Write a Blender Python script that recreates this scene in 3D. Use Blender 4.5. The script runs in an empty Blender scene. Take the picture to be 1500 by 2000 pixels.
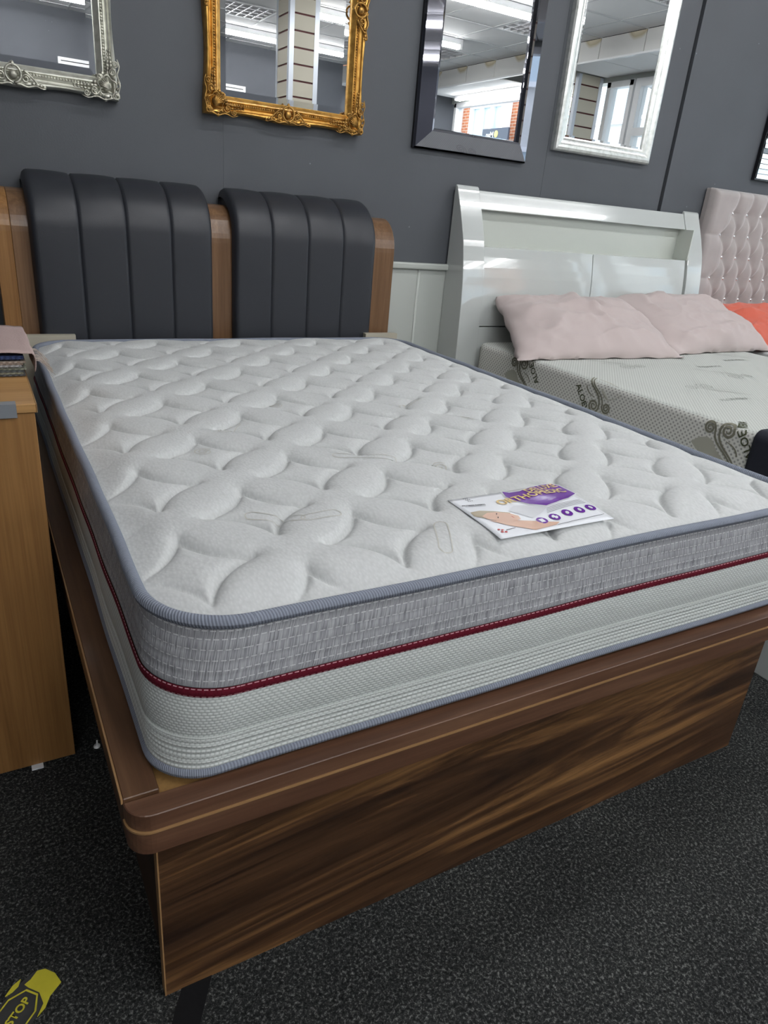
import bpy, bmesh, math, random
import numpy as np
from mathutils import Matrix, Vector, noise as mnoise

random.seed(7)
S = bpy.context.scene
COL = S.collection

# ------------------------------------------------------------------ camera
F_PX = 1358.5
CAM = (-0.1189, -2.7930, 1.1096)
RC = [[0.87194388, -0.48242628, 0.08319882],
      [-0.12578744, -0.38481412, -0.91445054],
      [0.47306054, 0.78688419, -0.39619067]]
cam_d = bpy.data.cameras.new('camera')
cam = bpy.data.objects.new('camera', cam_d)
COL.objects.link(cam)
cam_d.sensor_fit = 'HORIZONTAL'
cam_d.sensor_width = 36.0
cam_d.lens = F_PX * 36.0 / 1500.0
cam_d.clip_start = 0.05
cam_d.clip_end = 200
cam.matrix_world = Matrix(((RC[0][0], -RC[1][0], -RC[2][0], CAM[0]),
                           (RC[0][1], -RC[1][1], -RC[2][1], CAM[1]),
                           (RC[0][2], -RC[1][2], -RC[2][2], CAM[2]),
                           (0, 0, 0, 1)))
S.camera = cam

# ------------------------------------------------------------------ sky and exposure
wd = bpy.data.worlds.new('overcast_sky')
S.world = wd
wd.use_nodes = True
wd.node_tree.nodes['Background'].inputs[0].default_value = (0.88, 0.94, 1.0, 1)
wd.node_tree.nodes['Background'].inputs[1].default_value = 2.6
S.view_settings.view_transform = 'Standard'
S.view_settings.look = 'None'
S.view_settings.gamma = 1
S.view_settings.exposure = 0.74
S.view_settings.use_curve_mapping = False
TUBE_STRENGTH = 26.0        # radiance of the fluorescent battens
LOUVRE_STRENGTH = 0.2

# ------------------------------------------------------------------ material helpers
def new_mat(name):
    m = bpy.data.materials.new(name)
    m.use_nodes = True
    nt = m.node_tree
    return m, nt, nt.nodes['Principled BSDF']

def sock(nt, a, b):
    nt.links.new(a, b)

def N(nt, typ, **kw):
    n = nt.nodes.new(typ)
    for k, v in kw.items():
        setattr(n, k, v)
    return n

def plain(name, col, rough=0.5, metal=0.0, spec=0.5, coat=0.0, bump=None, bumpscale=200, sheen=0.0, noise=0.0, nscale=8):
    m, nt, p = new_mat(name)
    p.inputs['Base Color'].default_value = (*col, 1)
    p.inputs['Roughness'].default_value = rough
    p.inputs['Metallic'].default_value = metal
    p.inputs['Specular IOR Level'].default_value = spec
    p.inputs['Coat Weight'].default_value = coat
    p.inputs['Coat Roughness'].default_value = 0.03
    p.inputs['Sheen Weight'].default_value = sheen
    tc = N(nt, 'ShaderNodeTexCoord')
    if noise > 0:
        nz = N(nt, 'ShaderNodeTexNoise')
        nz.inputs['Scale'].default_value = nscale
        nz.inputs['Detail'].default_value = 5
        sock(nt, tc.outputs['Object'], nz.inputs['Vector'])
        hv = N(nt, 'ShaderNodeMix', data_type='RGBA')
        hv.inputs[6].default_value = tuple(c * (1 - noise) for c in col) + (1,)
        hv.inputs[7].default_value = tuple(min(1, c * (1 + noise)) for c in col) + (1,)
        sock(nt, nz.outputs[0], hv.inputs[0])
        sock(nt, hv.outputs[2], p.inputs['Base Color'])
    if bump:
        nz2 = N(nt, 'ShaderNodeTexNoise')
        nz2.inputs['Scale'].default_value = bumpscale
        nz2.inputs['Detail'].default_value = 3
        sock(nt, tc.outputs['Object'], nz2.inputs['Vector'])
        b = N(nt, 'ShaderNodeBump')
        b.inputs['Strength'].default_value = bump
        b.inputs['Distance'].default_value = 0.004
        sock(nt, nz2.outputs[0], b.inputs['Height'])
        sock(nt, b.outputs[0], p.inputs['Normal'])
    return m

def emit(name, col, strength):
    m = bpy.data.materials.new(name)
    m.use_nodes = True
    nt = m.node_tree
    nt.nodes.clear()
    o = N(nt, 'ShaderNodeOutputMaterial')
    e = N(nt, 'ShaderNodeEmission')
    e.inputs[0].default_value = (*col, 1)
    e.inputs[1].default_value = strength
    sock(nt, e.outputs[0], o.inputs[0])
    return m

def ramp(nt, fac, stops):
    r = N(nt, 'ShaderNodeValToRGB')
    els = r.color_ramp.elements
    els[0].position, els[0].color = stops[0][0], (*stops[0][1], 1)
    els[1].position, els[1].color = stops[-1][0], (*stops[-1][1], 1)
    for pos, c in stops[1:-1]:
        e = els.new(pos)
        e.color = (*c, 1)
    sock(nt, fac, r.inputs[0])
    return r.outputs[0]

def wood(name, axis, cols, band=7.0, along=0.7, rough=0.35, fine=160.0, fine_amt=0.35, distort=0.8, seed=(0, 0, 0), lo=0.30, hi=0.72, tilt=0.0):
    m, nt, p = new_mat(name)
    tc = N(nt, 'ShaderNodeTexCoord')
    def mapped(sc_al, sc_ac):
        mp = N(nt, 'ShaderNodeMapping')
        s = [sc_ac] * 3
        s['xyz'.index(axis)] = sc_al
        mp.inputs['Scale'].default_value = s
        mp.inputs['Location'].default_value = seed
        rt = N(nt, 'ShaderNodeMapping')
        rt.inputs['Rotation'].default_value = (0, tilt, 0)
        sock(nt, tc.outputs['Object'], rt.inputs['Vector'])
        sock(nt, rt.outputs[0], mp.inputs['Vector'])
        return mp.outputs[0]
    n1 = N(nt, 'ShaderNodeTexNoise')
    n1.inputs['Scale'].default_value = 1
    n1.inputs['Detail'].default_value = 8
    n1.inputs['Roughness'].default_value = 0.68
    n1.inputs['Distortion'].default_value = distort
    sock(nt, mapped(along, band), n1.inputs['Vector'])
    c1 = ramp(nt, n1.outputs[0], [(lo, cols[0]), ((lo + hi) / 2, cols[1]), (hi, cols[2])])
    n2 = N(nt, 'ShaderNodeTexNoise')
    n2.inputs['Scale'].default_value = 1
    n2.inputs['Detail'].default_value = 4
    sock(nt, mapped(along * 5, fine), n2.inputs['Vector'])
    c2 = ramp(nt, n2.outputs[0], [(0.35, (0.55, 0.52, 0.5)), (0.62, (1, 1, 1))])
    mx = N(nt, 'ShaderNodeMix', data_type='RGBA', blend_type='MULTIPLY')
    mx.inputs[0].default_value = fine_amt
    sock(nt, c1, mx.inputs[6])
    sock(nt, c2, mx.inputs[7])
    sock(nt, mx.outputs[2], p.inputs['Base Color'])
    p.inputs['Roughness'].default_value = rough
    b = N(nt, 'ShaderNodeBump')
    b.inputs['Strength'].default_value = 0.08
    b.inputs['Distance'].default_value = 0.002
    sock(nt, n2.outputs[0], b.inputs['Height'])
    sock(nt, b.outputs[0], p.inputs['Normal'])
    return m

# ------------------------------------------------------------------ mesh helpers
class MB:
    """collects verts and faces of one mesh"""
    def __init__(self):
        self.v, self.f, self.uv, self.sm = [], [], {}, []
    def add(self, verts, faces, smooth=False):
        o = len(self.v)
        self.v += [tuple(map(float, p)) for p in verts]
        for f in faces:
            self.f.append(tuple(i + o for i in f))
            self.sm.append(smooth)
        return o
    def box(self, x0, x1, y0, y1, z0, z1):
        vs = [(x, y, z) for z in (z0, z1) for y in (y0, y1) for x in (x0, x1)]
        self.add(vs, [(0, 2, 3, 1), (4, 5, 7, 6), (0, 1, 5, 4), (2, 6, 7, 3), (0, 4, 6, 2), (1, 3, 7, 5)])
        return self
    def grid(self, P, closed_u=False, closed_v=False, smooth=True, flip=False):
        nu, nv = len(P), len(P[0])
        vs = [p for row in P for p in row]
        fs = []
        for i in range(nu if closed_u else nu - 1):
            for j in range(nv if closed_v else nv - 1):
                a, b = i * nv + j, ((i + 1) % nu) * nv + j
                c, d = ((i + 1) % nu) * nv + (j + 1) % nv, i * nv + (j + 1) % nv
                fs.append((a, d, c, b) if flip else (a, b, c, d))
        self.add(vs, fs, smooth)
        return self
    def tube(self, pts, r, n=7, cap=True):
        pts = [Vector(p) for p in pts]
        rr = r if hasattr(r, '__len__') else [r] * len(pts)
        rows = []
        up = Vector((0.13, 0.27, 0.95))
        for i, p in enumerate(pts):
            t = (pts[min(i + 1, len(pts) - 1)] - pts[max(i - 1, 0)]).normalized()
            a = t.cross(up)
            if a.length < 1e-4:
                a = t.cross(Vector((1, 0, 0)))
            a.normalize()
            b = t.cross(a)
            rows.append([p + (a * math.cos(k * 2 * math.pi / n) + b * math.sin(k * 2 * math.pi / n)) * rr[i] for k in range(n)])
        o = len(self.v)
        self.grid(rows, closed_v=True)
        if cap:
            self.f.append(tuple(o + k for k in range(n))); self.sm.append(True)
            self.f.append(tuple(o + (len(pts) - 1) * n + k for k in range(n - 1, -1, -1))); self.sm.append(True)
        return self
    def ball(self, c, r, nu=8, nv=6, M=None):
        rows = []
        for i in range(nv + 1):
            th = math.pi * i / nv
            row = []
            for k in range(nu):
                ph = 2 * math.pi * k / nu
                v = Vector((r[0] * math.sin(th) * math.cos(ph), r[1] * math.sin(th) * math.sin(ph), r[2] * math.cos(th)))
                if M:
                    v = M @ v
                row.append(v + Vector(c))
            rows.append(row)
        self.grid(rows, closed_v=True)
        return self
    def prism(self, poly, axis, a, b):
        """polygon in the two other axes, extruded along axis from a to b"""
        def mk(p, t):
            return {'x': (t, p[0], p[1]), 'y': (p[0], t, p[1]), 'z': (p[0], p[1], t)}[axis]
        n = len(poly)
        vs = [mk(p, a) for p in poly] + [mk(p, b) for p in poly]
        self.add(vs, [tuple(range(n - 1, -1, -1)), tuple(range(n, 2 * n))] + [(i, (i + 1) % n, n + (i + 1) % n, n + i) for i in range(n)])
        return self
    def mesh(self, name, mat, bevel=0, seg=2, weld=False, solid=0):
        me = bpy.data.meshes.new(name)
        me.from_pydata(self.v, [], self.f)
        me.polygons.foreach_set('use_smooth', self.sm)
        bm = bmesh.new()
        bm.from_mesh(me)
        if weld or bevel:
            bmesh.ops.remove_doubles(bm, verts=bm.verts, dist=1e-5)
        bmesh.ops.recalc_face_normals(bm, faces=bm.faces)
        if solid:
            bmesh.ops.solidify(bm, geom=bm.faces[:], thickness=solid)
        if bevel:
            es = [e for e in bm.edges if len(e.link_faces) == 2 and e.calc_face_angle(0) > 0.6]
            bmesh.ops.bevel(bm, geom=es, offset=bevel, segments=seg, profile=0.5, affect='EDGES', clamp_overlap=True)
        bm.to_mesh(me)
        bm.free()
        if mat:
            me.materials.append(mat)
        return me
    def obj(self, name, mat, parent=None, **kw):
        return link(name, self.mesh(name, mat, **kw), parent)

def world_loc(o):
    l = Vector(o.location)
    while o.parent:
        o = o.parent
        l = l + Vector(o.location)
    return l

def link(name, me, parent=None):
    o = bpy.data.objects.new(name, me)
    COL.objects.link(o)
    if parent is not None:
        o.parent = parent
        o.matrix_parent_inverse = Matrix.Translation(-ROOT.get(parent.name, Vector((0, 0, 0))))
    return o

ROOT = {}
def thing(name, label, cat, loc, group=None):
    o = bpy.data.objects.new(name, None)
    COL.objects.link(o)
    o.location = loc
    o.empty_display_size = 0.1
    ROOT[o.name] = Vector(loc)
    return tag(o, label, cat, group)

def tag(o, label, cat, group=None):
    o['label'] = label
    o['category'] = cat
    if group:
        o['group'] = group
    return o

def struct(o, label=None, cat=None):
    o['kind'] = 'structure'
    if label:
        o['label'] = label
    if cat:
        o['category'] = cat
    return o

def box(name, mat, parent, x0, x1, y0, y1, z0, z1, bevel=0, seg=2):
    return MB().box(x0, x1, y0, y1, z0, z1).obj(name, mat, parent, bevel=bevel, seg=seg)

def text_mesh(body, size, offset=0.0, spacing=1.0, align='LEFT'):
    cu = bpy.data.curves.new('lettering', 'FONT')
    cu.body = body
    cu.size = size
    cu.offset = offset
    cu.space_character = spacing
    cu.align_x = align
    cu.resolution_u = 3
    ob = bpy.data.objects.new('lettering', cu)
    COL.objects.link(ob)
    bpy.context.view_layer.update()
    me = bpy.data.meshes.new_from_object(ob.evaluated_get(bpy.context.evaluated_depsgraph_get()))
    bpy.data.objects.remove(ob)
    bpy.data.curves.remove(cu)
    return me

# ------------------------------------------------------------------ materials
def wall_paint(name, col):
    m, nt, p = new_mat(name)
    tc = N(nt, 'ShaderNodeTexCoord')
    n1 = N(nt, 'ShaderNodeTexNoise'); n1.inputs['Scale'].default_value = 2.2; n1.inputs['Detail'].default_value = 6
    sock(nt, tc.outputs['Object'], n1.inputs['Vector'])
    c = ramp(nt, n1.outputs[0], [(0.3, tuple(x * 0.93 for x in col)), (0.7, tuple(x * 1.07 for x in col))])
    v = N(nt, 'ShaderNodeTexVoronoi'); v.inputs['Scale'].default_value = 9.0
    sock(nt, tc.outputs['Object'], v.inputs['Vector'])
    lt = N(nt, 'ShaderNodeMath', operation='LESS_THAN'); lt.inputs[1].default_value = 0.028
    sock(nt, v.outputs['Distance'], lt.inputs[0])
    mx = N(nt, 'ShaderNodeMix', data_type='RGBA')
    sock(nt, lt.outputs[0], mx.inputs[0]); sock(nt, c, mx.inputs[6])
    mx.inputs[7].default_value = tuple(x * 2.4 for x in col) + (1,)
    sock(nt, mx.outputs[2], p.inputs['Base Color'])
    p.inputs['Roughness'].default_value = 0.62
    n2 = N(nt, 'ShaderNodeTexNoise'); n2.inputs['Scale'].default_value = 180; n2.inputs['Detail'].default_value = 3
    sock(nt, tc.outputs['Object'], n2.inputs['Vector'])
    b = N(nt, 'ShaderNodeBump'); b.inputs['Strength'].default_value = 0.08; b.inputs['Distance'].default_value = 0.003
    sock(nt, n2.outputs[0], b.inputs['Height']); sock(nt, b.outputs[0], p.inputs['Normal'])
    return m

def carpet_mat():
    m, nt, p = new_mat('charcoal_carpet')
    tc = N(nt, 'ShaderNodeTexCoord')
    n1 = N(nt, 'ShaderNodeTexNoise'); n1.inputs['Scale'].default_value = 185; n1.inputs['Detail'].default_value = 5; n1.inputs['Roughness'].default_value = 0.8; n1.inputs['Distortion'].default_value = 0.35
    sock(nt, tc.outputs['Object'], n1.inputs['Vector'])
    c1 = ramp(nt, n1.outputs[0], [(0.36, (0.006, 0.0065, 0.007)), (0.53, (0.034, 0.036, 0.036)), (0.66, (0.26, 0.265, 0.255))])
    n2 = N(nt, 'ShaderNodeTexNoise'); n2.inputs['Scale'].default_value = 5; n2.inputs['Detail'].default_value = 5
    sock(nt, tc.outputs['Object'], n2.inputs['Vector'])
    c2 = ramp(nt, n2.outputs[0], [(0.3, (0.8, 0.8, 0.8)), (0.7, (1.15, 1.15, 1.12))])
    mx = N(nt, 'ShaderNodeMix', data_type='RGBA', blend_type='MULTIPLY'); mx.inputs[0].default_value = 1
    sock(nt, c1, mx.inputs[6]); sock(nt, c2, mx.inputs[7])
    sock(nt, mx.outputs[2], p.inputs['Base Color'])
    p.inputs['Roughness'].default_value = 0.95
    p.inputs['Specular IOR Level'].default_value = 0.15
    b = N(nt, 'ShaderNodeBump'); b.inputs['Strength'].default_value = 0.8; b.inputs['Distance'].default_value = 0.006
    sock(nt, n1.outputs[0], b.inputs['Height']); sock(nt, b.outputs[0], p.inputs['Normal'])
    return m

def stain_mat():
    m, nt, p = new_mat('stained_soffit_board')
    tc = N(nt, 'ShaderNodeTexCoord')
    n1 = N(nt, 'ShaderNodeTexNoise'); n1.inputs['Scale'].default_value = 1.6; n1.inputs['Detail'].default_value = 2
    sock(nt, tc.outputs['Object'], n1.inputs['Vector'])
    c = ramp(nt, n1.outputs[0], [(0.56, (0.70, 0.70, 0.68)), (0.60, (0.50, 0.44, 0.30)), (0.64, (0.66, 0.60, 0.47))])
    sock(nt, c, p.inputs['Base Color'])
    p.inputs['Roughness'].default_value = 0.9
    return m

def stitched(name, col, weave_col, lines, stitch_col=(0.7, 0.7, 0.7), rib=False, weave='vert', dash=0.011, lw=0.02):
    """fabric in UV space: u = metres along the border, v = 0..1 across it"""
    m, nt, p = new_mat(name)
    tc = N(nt, 'ShaderNodeTexCoord')
    sep = N(nt, 'ShaderNodeSeparateXYZ'); sock(nt, tc.outputs['UV'], sep.inputs[0])
    U, V = sep.outputs[0], sep.outputs[1]
    def math_(op, a, b=None, c=None):
        n = N(nt, 'ShaderNodeMath', operation=op)
        for i, x in enumerate((a, b, c)):
            if x is None: continue
            if isinstance(x, (int, float)): n.inputs[i].default_value = x
            else: sock(nt, x, n.inputs[i])
        return n.outputs[0]
    if weave == 'vert':
        mp = N(nt, 'ShaderNodeMapping'); mp.inputs['Scale'].default_value = (560, 2.4, 1); sock(nt, tc.outputs['UV'], mp.inputs[0])
        nz = N(nt, 'ShaderNodeTexNoise'); nz.inputs['Scale'].default_value = 1; nz.inputs['Detail'].default_value = 0
        sock(nt, mp.outputs[0], nz.inputs['Vector'])
        base = ramp(nt, nz.outputs[0], [(0.28, weave_col), (0.70, col)])
        height = nz.outputs[0]
    elif weave == 'waffle':
        a = math_('SINE', math_('MULTIPLY', U, 2 * math.pi / 0.0075))
        row = math_('FLOOR', math_('MULTIPLY', V, 14.0))
        a = math_('SINE', math_('ADD', math_('MULTIPLY', U, math.pi / 0.0085), math_('MULTIPLY', row, math.pi / 2)))
        b2 = math_('SINE', math_('MULTIPLY', V, math.pi * 14.0))
        h = math_('MULTIPLY', math_('ABSOLUTE', a), math_('ABSOLUTE', b2))
        base = ramp(nt, h, [(0.0, weave_col), (0.6, col)])
        height = h
    elif weave == 'twill':
        a = math_('SINE', math_('ADD', math_('MULTIPLY', U, 2 * math.pi / 0.0042), math_('MULTIPLY', V, 2 * math.pi * 3)))
        h = math_('ADD', math_('MULTIPLY', a, 0.5), 0.5)
        base = ramp(nt, h, [(0.1, weave_col), (0.8, col)])
        height = h
    else:
        nz = N(nt, 'ShaderNodeTexNoise'); nz.inputs['Scale'].default_value = 300
        sock(nt, tc.outputs['Object'], nz.inputs['Vector'])
        base = ramp(nt, nz.outputs[0], [(0.3, weave_col), (0.7, col)])
        height = nz.outputs[0]
    mask = None
    for v0 in lines:
        d = math_('ABSOLUTE', math_('SUBTRACT', V, v0))
        on = math_('LESS_THAN', d, lw)
        ds = math_('GREATER_THAN', math_('FRACT', math_('ADD', math_('DIVIDE', U, dash), v0 * 3.7)), 0.34)
        on = math_('MULTIPLY', on, ds)
        mask = on if mask is None else math_('MAXIMUM', mask, on)
    out = base
    if mask is not None:
        mx = N(nt, 'ShaderNodeMix', data_type='RGBA')
        sock(nt, mask, mx.inputs[0]); sock(nt, base, mx.inputs[6]); mx.inputs[7].default_value = (*stitch_col, 1)
        out = mx.outputs[2]
    sock(nt, out, p.inputs['Base Color'])
    p.inputs['Roughness'].default_value = 0.9
    p.inputs['Specular IOR Level'].default_value = 0.2
    b = N(nt, 'ShaderNodeBump'); b.inputs['Strength'].default_value = 0.35; b.inputs['Distance'].default_value = 0.002
    sock(nt, height, b.inputs['Height']); sock(nt, b.outputs[0], p.inputs['Normal'])
    return m

def dotted(name, base_col, dot_col, pitch, size, bump=0.3):
    m, nt, p = new_mat(name)
    tc = N(nt, 'ShaderNodeTexCoord')
    mp = N(nt, 'ShaderNodeMapping'); mp.inputs['Rotation'].default_value = (math.radians(45), 0, math.radians(45))
    sock(nt, tc.outputs['UV'], mp.inputs[0])
    mp.inputs['Rotation'].default_value = (0, 0, math.radians(45))
    v = N(nt, 'ShaderNodeTexVoronoi', voronoi_dimensions='2D')
    v.inputs['Scale'].default_value = 1.0 / pitch
    v.inputs['Randomness'].default_value = 0.0
    sock(nt, mp.outputs[0], v.inputs['Vector'])
    c = ramp(nt, v.outputs['Distance'], [(size, dot_col), (size + 0.15, base_col)])
    sock(nt, c, p.inputs['Base Color'])
    p.inputs['Roughness'].default_value = 0.9
    p.inputs['Specular IOR Level'].default_value = 0.2
    b = N(nt, 'ShaderNodeBump'); b.inputs['Strength'].default_value = bump; b.inputs['Distance'].default_value = 0.002
    sock(nt, v.outputs['Distance'], b.inputs['Height']); sock(nt, b.outputs[0], p.inputs['Normal'])
    return m

def knit_top():
    m, nt, p = new_mat('white_knit_ticking')
    tc = N(nt, 'ShaderNodeTexCoord')
    mp = N(nt, 'ShaderNodeMapping'); mp.inputs['Scale'].default_value = (230, 150, 150); sock(nt, tc.outputs['Object'], mp.inputs[0])
    v = N(nt, 'ShaderNodeTexVoronoi'); v.inputs['Scale'].default_value = 1.0; v.feature = 'SMOOTH_F1'
    sock(nt, mp.outputs[0], v.inputs['Vector'])
    c = ramp(nt, v.outputs['Distance'], [(0.1, (0.575, 0.588, 0.585)), (0.8, (0.50, 0.515, 0.51))])
    sock(nt, c, p.inputs['Base Color'])
    p.inputs['Roughness'].default_value = 0.85
    p.inputs['Specular IOR Level'].default_value = 0.25
    p.inputs['Sheen Weight'].default_value = 0.1
    b = N(nt, 'ShaderNodeBump', invert=True); b.inputs['Strength'].default_value = 0.28; b.inputs['Distance'].default_value = 0.0022
    sock(nt, v.outputs['Distance'], b.inputs['Height']); sock(nt, b.outputs[0], p.inputs['Normal'])
    return m

def antique(name, hi, lo, rough=0.38, metal=0.85):
    m, nt, p = new_mat(name)
    tc = N(nt, 'ShaderNodeTexCoord')
    n1 = N(nt, 'ShaderNodeTexNoise'); n1.inputs['Scale'].default_value = 45; n1.inputs['Detail'].default_value = 6
    sock(nt, tc.outputs['Object'], n1.inputs['Vector'])
    c = ramp(nt, n1.outputs[0], [(0.32, lo), (0.55, hi)])
    sock(nt, c, p.inputs['Base Color'])
    p.inputs['Roughness'].default_value = rough
    p.inputs['Metallic'].default_value = metal
    b = N(nt, 'ShaderNodeBump'); b.inputs['Strength'].default_value = 0.15; b.inputs['Distance'].default_value = 0.002
    sock(nt, n1.outputs[0], b.inputs['Height']); sock(nt, b.outputs[0], p.inputs['Normal'])
    return m

def brick_mat():
    m, nt, p = new_mat('orange_brick')
    tc = N(nt, 'ShaderNodeTexCoord')
    mp = N(nt, 'ShaderNodeMapping'); mp.inputs['Rotation'].default_value = (math.radians(90), 0, math.radians(90))
    sock(nt, tc.outputs['Object'], mp.inputs[0])
    sx = N(nt, 'ShaderNodeSeparateXYZ'); sock(nt, tc.outputs['Object'], sx.inputs[0])
    cx = N(nt, 'ShaderNodeCombineXYZ'); sock(nt, sx.outputs[1], cx.inputs[0]); sock(nt, sx.outputs[2], cx.inputs[1])
    br = N(nt, 'ShaderNodeTexBrick'); br.inputs['Scale'].default_value = 1.0
    br.inputs['Brick Width'].default_value = 0.225; br.inputs['Row Height'].default_value = 0.075; br.inputs['Mortar Size'].default_value = 0.008
    br.inputs['Color1'].default_value = (0.46, 0.15, 0.06, 1); br.inputs['Color2'].default_value = (0.36, 0.11, 0.045, 1); br.inputs['Mortar'].default_value = (0.5, 0.4, 0.32, 1)
    sock(nt, cx.outputs[0], br.inputs['Vector'])
    sock(nt, br.outputs['Color'], p.inputs['Base Color'])
    p.inputs['Roughness'].default_value = 0.9
    return m

def pane_mat(name, tint=(0.95, 0.98, 1.0), refl=0.08):
    m = bpy.data.materials.new(name)
    m.use_nodes = True
    nt = m.node_tree
    nt.nodes.clear()
    o = N(nt, 'ShaderNodeOutputMaterial')
    t = N(nt, 'ShaderNodeBsdfTransparent'); t.inputs[0].default_value = (*tint, 1)
    g = N(nt, 'ShaderNodeBsdfGlossy'); g.inputs['Roughness'].default_value = 0.01
    mx = N(nt, 'ShaderNodeMixShader'); mx.inputs[0].default_value = refl
    sock(nt, t.outputs[0], mx.inputs[1]); sock(nt, g.outputs[0], mx.inputs[2]); sock(nt, mx.outputs[0], o.inputs[0])
    return m

M = {}
M['wall'] = wall_paint('slate_grey_paint', (0.078, 0.085, 0.096))
M['wall_far'] = wall_paint('slate_grey_paint_far', (0.085, 0.092, 0.108))
M['seam'] = plain('dark_joint', (0.025, 0.027, 0.032), 0.8)
M['carpet'] = carpet_mat()
M['ceil'] = plain('white_ceiling_board', (0.84, 0.84, 0.84), 0.9, bump=0.2, bumpscale=120)
M['tbar'] = plain('ceiling_grid_metal', (0.62, 0.63, 0.64), 0.5)
M['void'] = plain('dark_ceiling_void', (0.02, 0.02, 0.02), 0.9)
M['soffit'] = stain_mat()
M['white_paint'] = plain('white_gloss_paint', (0.46, 0.49, 0.46), 0.35)
M['upvc'] = plain('white_window_plastic', (0.80, 0.81, 0.82), 0.3)
M['glass'] = pane_mat('window_glass')
M['tube'] = emit('fluorescent_diffuser', (0.985, 0.99, 1.0), TUBE_STRENGTH)
M['louvre_glow'] = emit('louvre_lamp_glow', (1.0, 0.98, 0.95), LOUVRE_STRENGTH)
M['louvre'] = plain('louvre_aluminium', (0.75, 0.76, 0.78), 0.25, metal=0.8)
WAL = [(0.030, 0.015, 0.009), (0.085, 0.041, 0.019), (0.30, 0.155, 0.058)]
M['walnut_panel'] = wood('walnut_foot_panel', 'x', WAL, band=11.0, along=0.85, rough=0.34, distort=1.5, seed=(3.1, 0, 1.7), lo=0.34, hi=0.67, fine_amt=0.85, tilt=math.radians(6))
M['walnut_ledge'] = wood('walnut_ledge', 'x', [(0.075, 0.034, 0.019), (0.125, 0.060, 0.034), (0.19, 0.10, 0.058)], band=30, along=1.2, rough=0.36)
M['walnut_rail'] = wood('walnut_rail', 'y', [(0.075, 0.036, 0.018), (0.115, 0.057, 0.029), (0.17, 0.09, 0.046)], band=30, along=1.2, rough=0.36)
M['walnut_dark'] = wood('walnut_side', 'y', [(0.02, 0.011, 0.007), (0.04, 0.022, 0.013), (0.07, 0.037, 0.02)], band=14, rough=0.45)
M['walnut_post'] = wood('walnut_post', 'z', [(0.120, 0.062, 0.029), (0.180, 0.098, 0.049), (0.265, 0.155, 0.082)], band=34, along=1.0, rough=0.30, fine=260)
M['walnut_sunlit'] = wood('sunlit_walnut_post', 'z', [(0.22, 0.105, 0.035), (0.30, 0.15, 0.052), (0.38, 0.20, 0.075)], band=30, along=1.0, rough=0.32, fine=260)  # sunlight on the outer post strip painted as a lighter golden tone
M['edge_band'] = plain('pale_edge_banding', (0.34, 0.195, 0.085), 0.45)
M['chipboard'] = plain('raw_golden_board', (0.30, 0.165, 0.05), 0.8, noise=0.35, nscale=160)
M['leather'] = plain('black_faux_leather', (0.022, 0.0245, 0.031), 0.45, spec=0.5, bump=0.10, bumpscale=420)
M['beige'] = plain('beige_board', (0.42, 0.39, 0.31), 0.6)
M['knit'] = knit_top()
M['piping'] = stitched('blue_grey_piping', (0.25, 0.275, 0.33), (0.17, 0.19, 0.235), [], weave='twill')
M['grey_border'] = stitched('grey_melange_border', (0.42, 0.425, 0.445), (0.21, 0.215, 0.23), [0.12, 0.29, 0.46, 0.63, 0.80, 0.94], (0.58, 0.59, 0.60), lw=0.009)
M['red_trim'] = stitched('burgundy_ribbon', (0.125, 0.006, 0.018), (0.085, 0.004, 0.012), [0.12, 0.88], (0.55, 0.30, 0.33), weave='plain', dash=0.009, lw=0.045)
M['waffle'] = stitched('white_waffle_border', (0.60, 0.63, 0.61), (0.41, 0.44, 0.425), [], weave='waffle')
M['ribbed'] = stitched('white_ribbed_border', (0.60, 0.63, 0.61), (0.41, 0.44, 0.425), [], weave='waffle')
M['gloss_white'] = plain('white_high_gloss_lacquer', (0.53, 0.56, 0.545), 0.12, coat=1.0)
M['gloss_white'].node_tree.nodes['Principled BSDF'].inputs['Coat IOR'].default_value = 1.62
M['gloss_inner'] = plain('white_lacquer_recess', (0.52, 0.55, 0.505), 0.3)
M['aloe_side'] = dotted('aloe_mattress_side_knit', (0.72, 0.72, 0.675), (0.37, 0.37, 0.345), 0.0125, 0.20)
M['aloe_top'] = dotted('aloe_mattress_top_knit', (0.56, 0.58, 0.55), (0.36, 0.38, 0.35), 0.0095, 0.18, bump=0.5)
M['aloe_print'] = plain('olive_grey_print', (0.20, 0.195, 0.145), 0.9)
M['aloe_leaf'] = plain('pale_olive_print', (0.42, 0.415, 0.35), 0.9)
M['aloe_text'] = plain('dark_green_print', (0.06, 0.068, 0.03), 0.9)
M['aloe_faint'] = plain('faint_grey_print', (0.29, 0.305, 0.28), 0.9)
M['pink'] = plain('pale_pink_cotton', (0.50, 0.425, 0.41), 0.9, sheen=0.2, bump=0.1, bumpscale=600)
M['coral'] = plain('coral_cotton', (0.62, 0.125, 0.075), 0.85, sheen=0.2, bump=0.1, bumpscale=600)
M['navy'] = plain('dark_navy_throw', (0.008, 0.010, 0.020), 0.8, bump=0.2, bumpscale=500)
M['velvet'] = plain('grey_plush_velvet', (0.36, 0.325, 0.315), 0.75, sheen=0.7, noise=0.12, nscale=14, bump=0.05, bumpscale=300)
M['crystal'] = plain('crystal_button', (0.85, 0.85, 0.86), 0.06, metal=0.8)
M['beech'] = wood('beech_laminate', 'z', [(0.22, 0.105, 0.032), (0.30, 0.15, 0.048), (0.36, 0.19, 0.065)], band=16, along=0.8, rough=0.45, fine=220, fine_amt=0.45)
M['beech_top'] = wood('beech_laminate_top', 'x', [(0.36, 0.19, 0.065), (0.44, 0.245, 0.09), (0.5, 0.29, 0.115)], band=18, along=0.8, rough=0.45, fine=220)
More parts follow.
